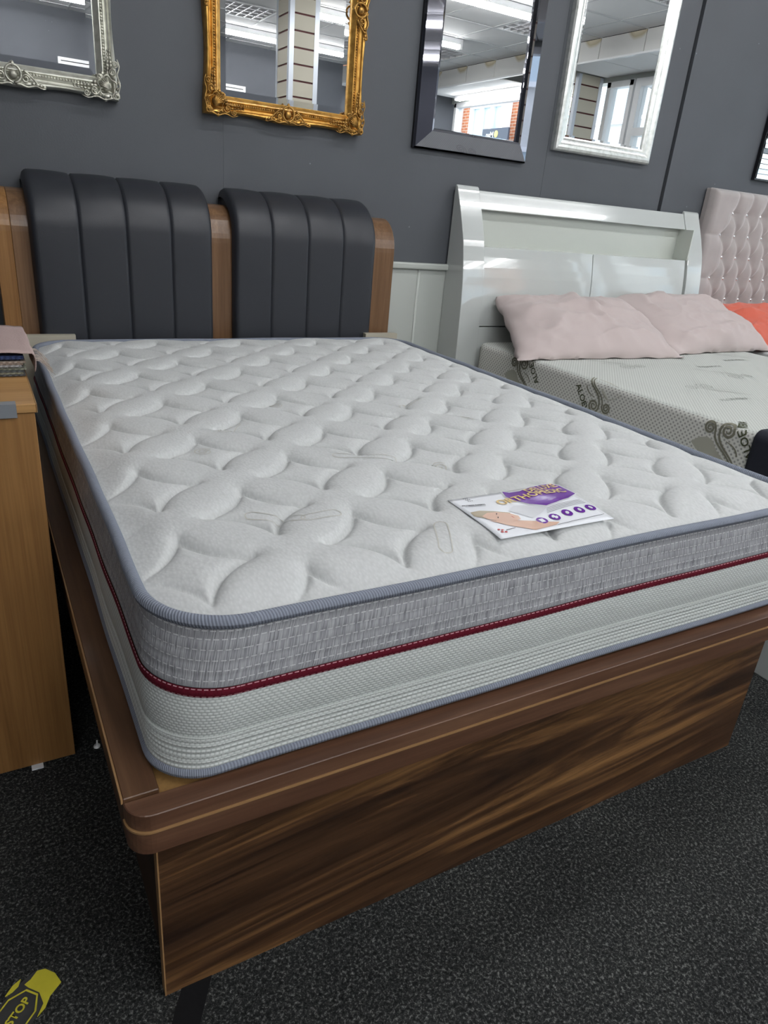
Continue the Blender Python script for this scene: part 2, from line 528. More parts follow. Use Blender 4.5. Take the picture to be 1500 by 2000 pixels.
M['duct'] = plain('grey_duct_tape', (0.20, 0.215, 0.235), 0.4)
M['mirror'] = plain('silvered_glass', (0.93, 0.94, 0.94), 0.0, metal=1.0)
M['mirror_smoke'] = plain('smoked_mirror_strip', (0.30, 0.30, 0.34), 0.02, metal=1.0)
M['black_edge'] = plain('black_lacquer_edge', (0.006, 0.006, 0.009), 0.2)
M['gold'] = antique('antique_gold_leaf', (0.70, 0.40, 0.10), (0.45, 0.235, 0.05))
M['gold_orn'] = antique('antique_gold_carving', (0.50, 0.28, 0.075), (0.13, 0.065, 0.02), rough=0.42)
M['silver_orn'] = antique('antique_silver_carving', (0.66, 0.65, 0.56), (0.26, 0.25, 0.21), rough=0.45)
M['silver_frame'] = antique('antique_silver_leaf', (0.74, 0.74, 0.66), (0.58, 0.58, 0.50), rough=0.4)
M['silver_plain'] = antique('crackled_silver_leaf', (0.84, 0.86, 0.83), (0.66, 0.69, 0.65), rough=0.34)
M['paper'] = plain('white_card', (0.78, 0.80, 0.84), 0.25)
M['purple'] = plain('purple_print', (0.135, 0.022, 0.30), 0.22)
M['gold_ink'] = plain('gold_print', (0.66, 0.47, 0.19), 0.3)
M['skin_ink'] = plain('skin_print', (0.62, 0.40, 0.30), 0.3)
M['hair_ink'] = plain('blonde_print', (0.40, 0.34, 0.24), 0.3)
M['grey_ink'] = plain('light_grey_print', (0.60, 0.61, 0.64), 0.3)
M['black_ink'] = plain('black_print', (0.02, 0.02, 0.025), 0.4)
M['red_ink'] = plain('red_print', (0.5, 0.05, 0.05), 0.4)
M['yellow'] = plain('worn_yellow_vinyl', (0.52, 0.47, 0.035), 0.45, noise=0.15, nscale=60)
M['sticker_grey'] = plain('worn_black_vinyl', (0.035, 0.037, 0.038), 0.5, noise=0.4, nscale=70)
M['black_tape'] = plain('black_floor_tape', (0.006, 0.006, 0.007), 0.7, spec=0.2, bump=0.2, bumpscale=120)
M['white_plastic'] = plain('white_plastic', (0.8, 0.8, 0.8), 0.3)
M['slat'] = plain('cream_slat_board', (0.56, 0.52, 0.42), 0.5)
M['slat_groove'] = plain('dark_red_groove', (0.09, 0.012, 0.012), 0.6)
M['alu'] = plain('pale_metal_trim', (0.62, 0.66, 0.72), 0.35, metal=0.3)
M['brick'] = brick_mat()
M['render'] = plain('pale_rendered_wall', (0.62, 0.62, 0.60), 0.9)
M['asphalt'] = plain('pale_concrete_paving', (0.42, 0.42, 0.41), 0.95, bump=0.3, bumpscale=60)
M['far_pane'] = plain('curtained_pane', (0.50, 0.60, 0.66), 0.08)
M['awning'] = plain('grey_awning_metal', (0.42, 0.43, 0.45), 0.5)
M['sign'] = plain('dark_slate_sign', (0.045, 0.055, 0.08), 0.4)
M['sun_ink'] = plain('sun_yellow_print', (0.9, 0.72, 0.15), 0.4)

# ------------------------------------------------------------------ the room
XL, XR, YF, YB, ZC = -3.0, 6.5, -7.4, 0.0, 2.9
struct(MB().box(XL - 0.1, XR + 0.1, YF - 0.1, 0.1, -0.1, 0.0).obj('floor', M['carpet']), 'dark charcoal flecked carpet across the shop floor', 'floor')

wb = struct(MB().box(XL - 0.1, XR + 0.1, 0.0, 0.12, 0.0, ZC + 0.1).obj('wall_back', M['seam']), 'slate grey panelled wall carrying the framed mirrors', 'wall')
for x0, x1, y in ((XL, 0.7344, -0.012), (0.7350, 2.2453, -0.012), (2.2465, 3.046, -0.012), (3.060, XR, -0.022)):
    box('wall_panel', M['wall'], wb, x0, x1, y, 0.001, 0.0, ZC)
# white wainscot between the beds
for x0, x1 in ((1.02, 1.6105), (1.6155, 2.25), (2.255, 3.05)):
    box('wainscot_panel', M['white_paint'], wb, x0, x1, -0.024, -0.0118, 0.0, 0.885, bevel=0.003)
MB().tube([(1.613, -0.024, 0.0), (1.613, -0.024, 0.885)], 0.007).obj('bead_moulding', M['white_paint'], wb)
box('dado_rail', M['white_paint'], wb, 1.02, 3.05, -0.042, -0.0118, 0.885, 0.912, bevel=0.006)

struct(MB().box(XL - 0.1, XL, YF, 0, 0, ZC).obj('wall_left', M['wall_far']), 'plain slate grey side wall left of the beds', 'wall')
struct(MB().box(XL, XR + 0.1, YF - 0.1, YF, 0, ZC).obj('wall_front', M['wall_far']), 'slate grey far wall seen in the gold framed mirror', 'wall')

ce = struct(MB().box(XL, XR + 0.1, YF, 0, ZC + 0.12, ZC + 0.2).obj('ceiling', M['void']), 'suspended white tile ceiling seen in the mirrors', 'ceiling')
LOUV = [(2.4, -6.0), (4.8, -4.2), (4.8, -2.4), (4.8, -6.0), (0.6, -4.2), (0.6, -2.4), (2.4, -2.4)]
louv_set = {(round(a, 2), round(b, 2)) for a, b in LOUV}
tile_me = MB().box(0.006, 0.594, 0.006, 0.594, 0, 0.012).mesh('ceiling_tile', M['ceil'])
gx = [XL + 0.6 * i for i in range(0, 15)]
gy = [YF + 0.2 + 0.6 * j for j in range(0, 12)]
for x in gx:
    if x + 0.6 > 5.77: continue
    for y in gy:
        if any(abs(x - a) < 0.05 and abs(y - b) < 0.25 for a, b in LOUV):
            continue
        t = link('ceiling_tile', tile_me, ce)
        t.location = (x, y, ZC)
tb = MB()
for x in gx:
    if x < 5.8: tb.box(x - 0.012, x + 0.012, YF, 0, ZC - 0.004, ZC)
for y in gy + [gy[-1] + 0.6]:
    tb.box(XL, 5.76, y - 0.012, y + 0.012, ZC - 0.0045, ZC - 0.0005)
tb.obj('ceiling_grid', M['tbar'], ce)
MB().box(XL, 5.76, YF, YF + 0.2, ZC, ZC + 0.012).box(5.406, 5.76, YF + 0.2, 0, ZC, ZC + 0.012).obj('ceiling_margin', M['ceil'], ce)

# shop front on the right: soffit, recessed ceiling, windows and door
wr = struct(MB().box(XR, XR + 0.15, YF, 0, 0.0, 0.45).box(XR, XR + 0.15, YF, 0, 2.66, ZC + 0.1).obj('wall_right', M['white_paint']), 'white shop front wall with large street windows', 'wall')
sof = MB().box(0.0, 0.02, 0.004, 0.596, 0, 0.185).mesh('soffit_board', M['soffit'])
for k in range(12):
    o = link('soffit_board', sof, wr)
    o.location = (5.76, YF + 0.2 + 0.6 * k, 2.71)
for k in range(12):
    if k in (3, 4): continue
    b_ = link('recess_tile', MB().box(0.0, 0.72, 0.006, 0.594, 0, 0.012).mesh('recess_tile', M['ceil']), wr)
    b_.location = (5.78, YF + 0.2 + 0.6 * k, 2.71)
MB().box(5.75, 5.79, YF, 0, 2.695, 2.712).obj('soffit_trim', M['upvc'], wr)

def window(n, y0, y1, z0, z1, mull, label):
    fr = MB()
    w = 0.06
    fr.box(XR - 0.02, XR + 0.09, y0, y1, z0, z0 + w).box(XR - 0.02, XR + 0.09, y0, y1, z1 - w, z1)
    fr.box(XR - 0.02, XR + 0.09, y0, y0 + w, z0, z1).box(XR - 0.02, XR + 0.09, y1 - w, y1, z0, z1)
    o = struct(fr.obj('window_%d' % n, M['upvc'], bevel=0.004), label, 'window')
    ys = [y0] + [y0 + (y1 - y0) * (i + 1) / (mull + 1) for i in range(mull)] + [y1]
    for a in ys[1:-1]:
        box('mullion', M['upvc'], o, XR - 0.015, XR + 0.085, a - 0.03, a + 0.03, z0 + w, z1 - w)
    for a, b in zip(ys[:-1], ys[1:]):
        box('pane', M['glass'], o, XR + 0.03, XR + 0.036, a + 0.03, b - 0.03, z0 + w, z1 - w)
    return o
window(1, -7.3, -4.9, 0.45, 2.66, 0, 'wide white framed shop window facing the brick building')
window(2, -4.15, -3.75, 0.45, 2.66, 0, 'narrow white framed window beside the glazed door')
window(3, -2.75, -0.15, 0.45, 2.66, 1, 'white framed shop window nearest the mirror wall')
dr = struct(MB().box(XR - 0.02, XR + 0.09, -3.72, -3.64, 0, 2.66).box(XR - 0.02, XR + 0.09, -2.86, -2.78, 0, 2.66).box(XR - 0.02, XR + 0.09, -3.64, -2.86, 2.1, 2.18).box(XR - 0.02, XR + 0.09, -3.64, -2.86, 2.58, 2.66).box(XR - 0.02, XR + 0.09, -3.64, -2.86, 0.0, 0.25).obj('door_1', M['upvc']), 'white framed glazed shop door', 'door')
box('pane', M['glass'], dr, XR + 0.03, XR + 0.036, -3.64, -2.86, 0.25, 2.1)
box('transom_pane', M['glass'], dr, XR + 0.03, XR + 0.036, -3.64, -2.86, 2.18, 2.58)
box('handle', M['white_plastic'], dr, XR - 0.07, XR - 0.02, -3.6, -3.57, 0.95, 1.12, bevel=0.005)

def slat_column(label, x0, x1, y0, y1, z1, pitch, group=None):
    t = thing('slatwall_column', label, 'column', ((x0 + x1) / 2, (y0 + y1) / 2, 0))
    box('core', M['slat_groove'], t, x0, x1, y0, y1, 0, z1)
    for x in (x0, x1):
        for y in (y0, y1):
            sx = 1 if x == x1 else -1
            sy = 1 if y == y1 else -1
            box('corner_trim', M['alu'], t, min(x - sx * 0.035, x + sx * 0.012), max(x - sx * 0.035, x + sx * 0.012), min(y - sy * 0.035, y + sy * 0.012), max(y - sy * 0.035, y + sy * 0.012), 0, z1)
    nrow = math.ceil(z1 / pitch)
    for k in range(nrow):
        a, b = k * pitch + 0.008, min((k + 1) * pitch - 0.008, z1)
        for nm, bx in (('slat_board', (x0 + 0.035, x1 - 0.035, y1, y1 + 0.01)), ('slat_board', (x0 - 0.01, x0, y0 + 0.035, y1 - 0.035)), ('slat_board', (x0 + 0.035, x1 - 0.035, y0 - 0.01, y0)), ('slat_board', (x1, x1 + 0.01, y0 + 0.035, y1 - 0.035))):
            MB().box(*bx, a, b).obj(nm, M['slat'], t)
    return t
slat_column('cream slatboard column with dark red grooves standing mid shop', 2.79, 3.07, -4.93, -4.6, 2.895, 0.137)
slat_column('cream slatboard pillar between the shop front windows', 6.12, 6.47, -4.82, -4.24, 2.705, 0.137)

# ------------------------------------------------------------------ shop ceiling lights, plus added fill battens
def batten(x0, x1, y, label):
    t = thing('batten_light', label, 'ceiling light', ((x0 + x1) / 2, y, ZC), 'fluorescent ceiling battens')
    box('housing', M['upvc'], t, x0, x1, y - 0.035, y + 0.035, ZC - 0.055, ZC - 0.005)
    MB().prism([(y - 0.034, ZC - 0.056), (y + 0.034, ZC - 0.056), (y + 0.034, ZC - 0.078), (y + 0.022, ZC - 0.094), (y - 0.022, ZC - 0.094), (y - 0.034, ZC - 0.078)], 'x', x0 + 0.03, x1 - 0.03).obj('diffuser', M['tube'], t)
    for a, b in ((x0, x0 + 0.03), (x1 - 0.03, x1)):
        box('end_cap', M['white_plastic'], t, a, b, y - 0.038, y + 0.038, ZC - 0.098, ZC - 0.006)
BATT = [(-0.5, 1.3, -6.45, 'lit batten against the far wall, shown in the silver ornate mirror'),
        (2.45, 4.25, -6.45, 'lit batten against the far wall, shown behind the slat column'),
        (3.1, 4.9, -4.9, 'lit batten just right of the slat column in the gold mirror'),
        (3.1, 4.9, -3.35, 'lit batten crossing the top of the black mirror'),
        (0.0, 1.8, -4.9, 'added unseen fill batten in line with the walnut bed, two rows from the far wall'),  # unseen, added to light the foot panel and other front faces
        (0.2, 2.0, -3.35, 'lit batten over the foot of the walnut bed'),
        (0.5, 2.0, -1.45, 'lit batten over the middle of the walnut bed'),
        (-2.2, -0.4, -4.9, 'added unseen fill batten second from the far wall, furthest to the left'),  # added out of view for frontal light on the cabinet side
        (-2.6, -0.8, -6.45, 'added unseen fill batten against the far wall, furthest to the left'),  # another unseen batten, added as frontal fill from behind the camera
        (3.0, 4.8, -1.45, 'lit batten over the white bed and the velvet bed')]
for b_ in BATT:
    batten(*b_)

def louvre(x0, y0, label):
    t = thing('louvre_light', label, 'ceiling light', (x0 + 0.3, y0 + 0.3, ZC), 'recessed louvre ceiling lights')
    fr = MB()
    for a in ((0.006, 0.594, 0.006, 0.03), (0.006, 0.594, 0.57, 0.594), (0.006, 0.03, 0.03, 0.57), (0.57, 0.594, 0.03, 0.57)):
        fr.box(x0 + a[0], x0 + a[1], y0 + a[2], y0 + a[3], ZC - 0.004, ZC + 0.06)
    fr.obj('frame', M['upvc'], t)
    box('lamp_panel', M['louvre_glow'], t, x0 + 0.03, x0 + 0.57, y0 + 0.03, y0 + 0.57, ZC + 0.055, ZC + 0.06)
    for k in range(1, 6):
        a = 0.03 + 0.54 * k / 6
        box('louvre_blade', M['louvre'], t, x0 + a - 0.006, x0 + a + 0.006, y0 + 0.03, y0 + 0.57, ZC - 0.002, ZC + 0.045)
    for k in range(1, 4):
        a = 0.03 + 0.54 * k / 4
        box('cross_blade', M['louvre'], t, x0 + 0.03, x0 + 0.57, y0 + a - 0.006, y0 + a + 0.006, ZC - 0.002, ZC + 0.044)
LNAMES = ['square louvre light left of the slat column', 'square louvre light in the middle of the black mirror view', 'square louvre light at the top of the plain silver mirror view', 'square louvre light near the stained soffit', 'square louvre light furthest left along the shop ceiling', 'square louvre light above the foot of the walnut bed', 'square louvre light above the aisle by the white bed']
for (a, b), nm in zip(LOUV, LNAMES):
    yy = min(gy, key=lambda q: abs(q - b))
    louvre(a, yy, nm)
# light over the shop window
wl = thing('batten_light', 'lit batten fixed above the wide shop window', 'ceiling light', (6.2, -6.0, 2.7), 'fluorescent ceiling battens')
box('housing', M['upvc'], wl, 6.27, 6.34, -7.0, -5.0, 2.665, 2.705)
box('diffuser', M['tube'], wl, 6.265, 6.345, -6.97, -5.03, 2.648, 2.664)

# ventilation hatches on the far wall
def hatch(x0, x1, z0, z1, label):
    t = thing('wall_hatch', label, 'vent', ((x0 + x1) / 2, YF, z0))
    f = MB()
    f.box(x0, x1, YF, YF + 0.05, z1 - 0.03, z1).box(x0, x0 + 0.03, YF, YF + 0.05, z0, z1 - 0.03).box(x1 - 0.03, x1, YF, YF + 0.05, z0, z1 - 0.03).box(x0, x1, YF, YF + 0.05, z0 - 0.03, z0)
    f.obj('frame', M['upvc'], t)
    for k in range(3):
        z = z0 + (z1 - z0 - 0.03) * k / 3
        box('slat', M['white_plastic'], t, x0 + 0.03, x1 - 0.03, YF, YF + 0.03, z + 0.006, z + (z1 - z0 - 0.03) / 3 - 0.006)
hatch(2.75, 3.28, 2.22, 2.43, 'white slatted vent on the far wall in the gold mirror')
hatch(1.05, 1.6, 2.2, 2.42, 'white slatted vent on the far wall in the ornate silver mirror')

# ------------------------------------------------------------------ the street outside
struct(MB().box(XR + 0.15, 40, -40, 25, -0.25, -0.12).obj('ground', M['asphalt']), 'pale paved street outside the shop windows', 'street')
bld = thing('brick_building', 'orange brick building with white bay windows across the street', 'building', (14.5, -17, -0.12))
box('wall', M['brick'], bld, 13, 18, -26, -12.8, -0.12, 8.5)
def bay(y0, y1, z0, z1, n):
    w = MB().box(12.72, 13.0, y0, y1, z0 - 0.12, z0).box(12.72, 13.0, y0, y1, z1, z1 + 0.1)
    for i in range(n + 1):
        y = y0 + (y1 - y0) * i / n
        w.box(12.74, 13.0, y - 0.07, y + 0.07, z0, z1)
    w.box(12.75, 12.99, y0, y1, z0 + (z1 - z0) * 0.62, z0 + (z1 - z0) * 0.62 + 0.08)
    o = w.obj('bay_window', M['upvc'], bld)
    for i in range(n):
        a, b = y0 + (y1 - y0) * i / n, y0 + (y1 - y0) * (i + 1) / n
        box('pane', M['far_pane'], o, 12.82, 12.84, a + 0.07, b - 0.07, z0, z1)
for yy in (-25.0, -21.6, -18.2, -15.9):
    bay(yy, yy + 1.45, 3.25, 4.35, 3)
    bay(yy, yy + 1.45, 6.0, 7.2, 3)
    bay(yy, yy + 1.6, 0.7, 2.2, 2)
pale = thing('rendered_building', 'pale rendered building further along the street', 'building', (14.5, -4, -0.12))
box('wall', M['render'], pale, 13, 18, -12.7, 14, -0.12, 6.2)
for yy in (-11.5, -8.5, -5.5, -2.5, 0.5, 3.5):
    for zz in (0.9, 3.4):
        f = MB().box(12.9, 13, yy, yy + 1.5, zz - 0.08, zz).box(12.9, 13, yy, yy + 1.5, zz + 1.4, zz + 1.48).box(12.9, 13, yy, yy + 0.08, zz, zz + 1.4).box(12.9, 13, yy + 1.42, yy + 1.5, zz, zz + 1.4).box(12.9, 13, yy + 0.71, yy + 0.79, zz, zz + 1.4).obj('window', M['upvc'], pale)
        box('pane', M['far_pane'], f, 12.95, 12.96, yy + 0.08, yy + 1.42, zz, zz + 1.4)
sg = thing('street_sign', 'dark slate sign with a yellow sun disc, seen in the black mirror', 'sign', (12.6, -14.6, 3.05))
box('board', M['sign'], sg, 12.6, 12.66, -15.05, -13.9, 3.02, 3.38, bevel=0.01)
MB().ball((12.6, -14.42, 3.24), (0.012, 0.085, 0.085), 16, 8).obj('sun_disc', M['sun_ink'], sg)
tm = text_mesh('Man', 0.2, 0.004)
tm.materials.append(M['white_plastic'])
tm.transform(Matrix(((0, 0, -1, 12.597), (-1, 0, 0, -14.53), (0, 1, 0, 3.16), (0, 0, 0, 1))))
link('lettering', tm, sg)
for k, (a, b) in enumerate(((-14.92, -14.2), (-14.85, -14.25))):
    box('small_print', M['white_plastic'], sg, 12.594, 12.6, a, b, 3.1 - 0.05 * k, 3.125 - 0.05 * k)
tag(MB().grid([[(6.75 + 1.1 * math.sin(a), y, 2.35 + 0.42 * math.cos(a)) for y in (-4.2, -3.2, -2.2, -1.0)] for a in [i * math.pi / 16 for i in range(9)]]).obj('shop_awning', M['awning'], solid=0.02), 'curved grey awning over the shop door, seen in the plain silver mirror', 'awning')

# ------------------------------------------------------------------ walnut bed
bed = thing('bed_frame', 'walnut bed frame with black channelled leather headboard pads', 'bed', (0.68, -1.1, 0))
YP = -2.09
box('foot_panel', M['walnut_panel'], bed, 0.0, 1.327, YP, YP + 0.018, 0.0, 0.335)
box('panel_edge', M['edge_band'], bed, -0.002, 0.0, YP - 0.0005, YP + 0.0185, 0.0, 0.335)
box('side_panel', M['walnut_dark'], bed, 0.006, 0.024, YP + 0.02, -0.24, 0.02, 0.335)
box('side_panel', M['walnut_dark'], bed, 1.302, 1.320, YP + 0.02, -0.24, 0.02, 0.335)

def ledge_poly(x0, x1, y0, y1, r, n=8):
    pts = [(x0, y1)]
    for i in range(n + 1):
        a = math.pi + math.pi / 2 * i / n
        pts.append((x0 + r + r * math.cos(a), y0 + r + r * math.sin(a)))
    for i in range(n + 1):
        a = -math.pi / 2 + math.pi / 2 * i / n
        pts.append((x1 - r + r * math.cos(a), y0 + r + r * math.sin(a)))
    pts.append((x1, y1))
    return pts
MB().prism(ledge_poly(-0.037, 1.40, -2.121, -2.0865, 0.032), 'z', 0.3735, 0.400).obj('foot_ledge', M['walnut_ledge'], bed, bevel=0.0012, seg=1)
MB().prism(ledge_poly(-0.039, 1.402, -2.1225, -2.0865, 0.032), 'z', 0.3705, 0.3735).obj('edge_strip', M['edge_band'], bed)
MB().prism(ledge_poly(-0.037, 1.40, -2.121, -2.0865, 0.032), 'z', 0.335, 0.3705).obj('ledge_apron', M['walnut_ledge'], bed)
for x0, x1, xe in ((-0.037, 0.008, -0.0395), (1.36, 1.40, 1.40)):
    box('side_rail', M['walnut_rail'], bed, x0, x1, -2.084, -0.24, 0.335, 0.4035, bevel=0.0012, seg=1)
box('rail_edge', M['edge_band'], bed, -0.0395, -0.037, -2.084, -0.24, 0.396, 0.4035)
box('mattress_board', M['chipboard'], bed, 0.008, 1.36, -2.086, -0.24, 0.36, 0.3945)

# headboard: profile in (y, z), front face vertical then rolled back to the wall
def roll(yf, zb, zr, yt, zt, n=12):
    pts = [(yf, zb + (zr - zb) * i / 8) for i in range(9)]
    for i in range(1, n + 1):
        a = math.pi / 2 * i / n
        pts.append((yf + (yt - yf) * (1 - math.cos(a)), zr + (zt - zr) * math.sin(a)))
    return pts
WOODP = roll(-0.19, 0.40, 0.955, -0.075, 1.080)
def post(x0, x1, mat, prof=WOODP):
    poly = prof + [(-0.03, prof[-1][1]), (-0.03, prof[0][1])]
    return MB().prism(poly, 'x', x0, x1).obj('headboard_post', mat, bed, bevel=0.0015, seg=1)
post(-0.046, 0.0035, M['walnut_sunlit'])
for o_ in (post(0.004, 0.10, M['walnut_post']), post(0.6, 0.74, M['walnut_post']), post(1.25, 1.384, M['walnut_post'])):
    pass
box('headboard_back', M['walnut_dark'], bed, -0.03, 1.37, -0.03, -0.014, 0.02, 1.075)
PADP = roll(-0.205, 0.60, 0.975, -0.055, 1.112, 16)
def pad_normals(P):
    out = []
    for i in range(len(P)):
        a, b = P[max(i - 1, 0)], P[min(i + 1, len(P) - 1)]
        ty, tz = b[0] - a[0], b[1] - a[1]
        l = math.hypot(ty, tz)
        out.append((-tz / l, ty / l))
    return out
NRM = pad_normals(PADP)
for x0, x1 in ((0.053, 0.633), (0.706, 1.283)):
    poly = PADP + [(-0.032, PADP[-1][1]), (-0.032, PADP[0][1])]
    pad = MB().prism(poly, 'x', x0 + 0.008, x1 - 0.008).obj('cushion_pad', M['leather'], bed)
    w = (x1 - x0) / 4
    for k in range(4):
        a = x0 + k * w
        rows = []
        nx = 24
        for i in range(nx + 1):
            t = i / nx
            x = a + w * t
            e = min(t, 1 - t) * w
            edge = 0.0
            outer = (k == 0 and t < 0.5) or (k == 3 and t >= 0.5)
            rr = 0.022 if outer else 0.0065
            d = 0.024 + 0.0035 * (1 - (2 * t - 1) ** 2)
            if e < rr:
                d = d - (0.030 if outer else 0.0055) * (1 - math.sqrt(max(0, 1 - (1 - e / rr) ** 2)))
            row = []
            for (y, z), (ny, nz) in zip(PADP, NRM):
                wob = 0.0012 * mnoise.noise((x * 9, z * 7, y * 5))
                row.append((x, y + ny * (d + wob), z + nz * (d + wob)))
            # close over the back of the pad
            lx = row[-1]
            row.append((x, -0.035, lx[2] - 0.004))
            row.append((x, -0.031, lx[2] - 0.03))
            rows.append(row)
        MB().grid(rows).obj('channel', M['leather'], pad)
    # small crystal-free base of pad hidden by the mattress
for a, b in ((-0.035, 0.155), (1.245, 1.392)):
    box('ledge_board', M['beige'], bed, a, b, -0.256, -0.2315, 0.4045, 0.6465)

# ------------------------------------------------------------------ quilted mattress
MX0, MX1, MY0, MY1, MR = 0.020, 1.378, -2.078, -0.270, 0.115
ZB, ZT = 0.4045, 0.622
mat_t = thing('mattress', 'white quilted mattress with grey border and burgundy trim on the walnut bed', 'mattress', ((MX0 + MX1) / 2, (MY0 + MY1) / 2, ZB))
def rr_path(x0, x1, y0, y1, r, step=0.03, nc=14):
    nxs, nys = int((x1 - x0 - 0.3) / step), int((y1 - y0 - 0.3) / step)
    P = []
    for a, b, c, a0, nrm, n in (((x0 + r, y0), (x1 - r, y0), (x1 - r, y0 + r), -math.pi / 2, (0, -1), nxs), ((x1, y0 + r), (x1, y1 - r), (x1 - r, y1 - r), 0, (1, 0), nys), ((x1 - r, y1), (x0 + r, y1), (x0 + r, y1 - r), math.pi / 2, (0, 1), nxs), ((x0, y1 - r), (x0, y0 + r), (x0 + r, y0 + r), math.pi, (-1, 0), nys)):
        for i in range(n):
            P.append(((a[0] + (b[0] - a[0]) * i / n, a[1] + (b[1] - a[1]) * i / n), nrm))
        for i in range(nc):
            t = a0 + math.pi / 2 * i / nc
            P.append(((c[0] + r * math.cos(t), c[1] + r * math.sin(t)), (math.cos(t), math.sin(t))))
    return P
def sweep(name, prof, path, mat, parent, path_low=None, zr=(0, 1), wob=0.0):
    n, k = len(path), len(prof)
    s = [0.0]
    for i in range(n):
        a, b = path[i][0], path[(i + 1) % n][0]
        s.append(s[-1] + math.dist(a, b))
    vs, uvs = [], []
    for i in range(n + 1):
        for j, (o, z) in enumerate(prof):
            (px, py), (nx, ny) = path[i % n]
            if path_low:
                (qx, qy), (mx_, my_) = path_low[i % n]
                f = min(1, max(0, (z - zr[0]) / (zr[1] - zr[0])))
                px, py, nx, ny = qx + (px - qx) * f, qy + (py - qy) * f, mx_ + (nx - mx_) * f, my_ + (ny - my_) * f
            w = wob * mnoise.noise((px * 5, py * 5, z * 6))
            vs.append((px + nx * (o + w), py + ny * (o + w), z + (wob * 0.8 * mnoise.noise((px * 4 + 9, py * 4, 0)) if wob else 0)))
            uvs.append((s[i], j / (k - 1)))
    fs = []
    for i in range(n):
        for j in range(k - 1):
            fs.append((i * k + j, (i + 1) * k + j, (i + 1) * k + j + 1, i * k + j + 1))
    me = bpy.data.meshes.new(name)
    me.from_pydata(vs, [], fs)
    ul = me.uv_layers.new(name='UVMap')
    for lp in me.loops:
        ul.data[lp.index].uv = uvs[lp.vertex_index]
    for p in me.polygons:
        p.use_smooth = True
    me.materials.append(mat)
    return link(name, me, parent)
path = rr_path(MX0, MX1, MY0, MY1, MR)
PLOW = dict(path_low=rr_path(0.0055, MX1 + 0.004, -2.092, MY1, 0.075), zr=(ZB, ZT))
def circ(o0, z0, r, n=10):
    return [(o0 + r * math.cos(2 * math.pi * i / n), z0 + r * math.sin(2 * math.pi * i / n)) for i in range(n + 1)]
Z1, Z2, Z3 = 0.466, 0.5255, 0.5385
bul = lambda z: 0.007 * math.sin(math.pi * (z - ZB) / (ZT - ZB)) - 0.004
def prof(z0, z1, n, amp=0.0, cyc=1):
    out = []
    for i in range(n + 1):
        z = z0 + (z1 - z0) * i / n
        out.append((bul(z) + amp * abs(math.sin(math.pi * cyc * i / n)), z))
    return out
W_ = 0.003
sweep('ribbed_border', prof(0.416, Z1, 36, 0.0030, 6), path, M['ribbed'], mat_t, wob=W_, **PLOW)
sweep('knit_border', prof(Z1, Z2, 10, 0.0022, 1), path, M['waffle'], mat_t, wob=W_, **PLOW)
sweep('burgundy_trim', [(o + 0.0012, z) for o, z in prof(Z2, Z3, 4, 0.002)], path, M['red_trim'], mat_t, wob=W_, **PLOW)
sweep('grey_border', prof(Z3, 0.618, 30, 0.0010, 5), path, M['grey_border'], mat_t, wob=W_, **PLOW)
sweep('seam_cord', circ(bul(Z1) + 0.001, Z1, 0.0016, 6), path, M['waffle'], mat_t, wob=W_, **PLOW)
sweep('piping', circ(-0.001, 0.6265, 0.0088), path, M['piping'], mat_t, wob=W_, **PLOW)
sweep('piping', circ(-0.003, 0.412, 0.0075), path, M['piping'], mat_t, wob=W_ * 0.6, **PLOW)

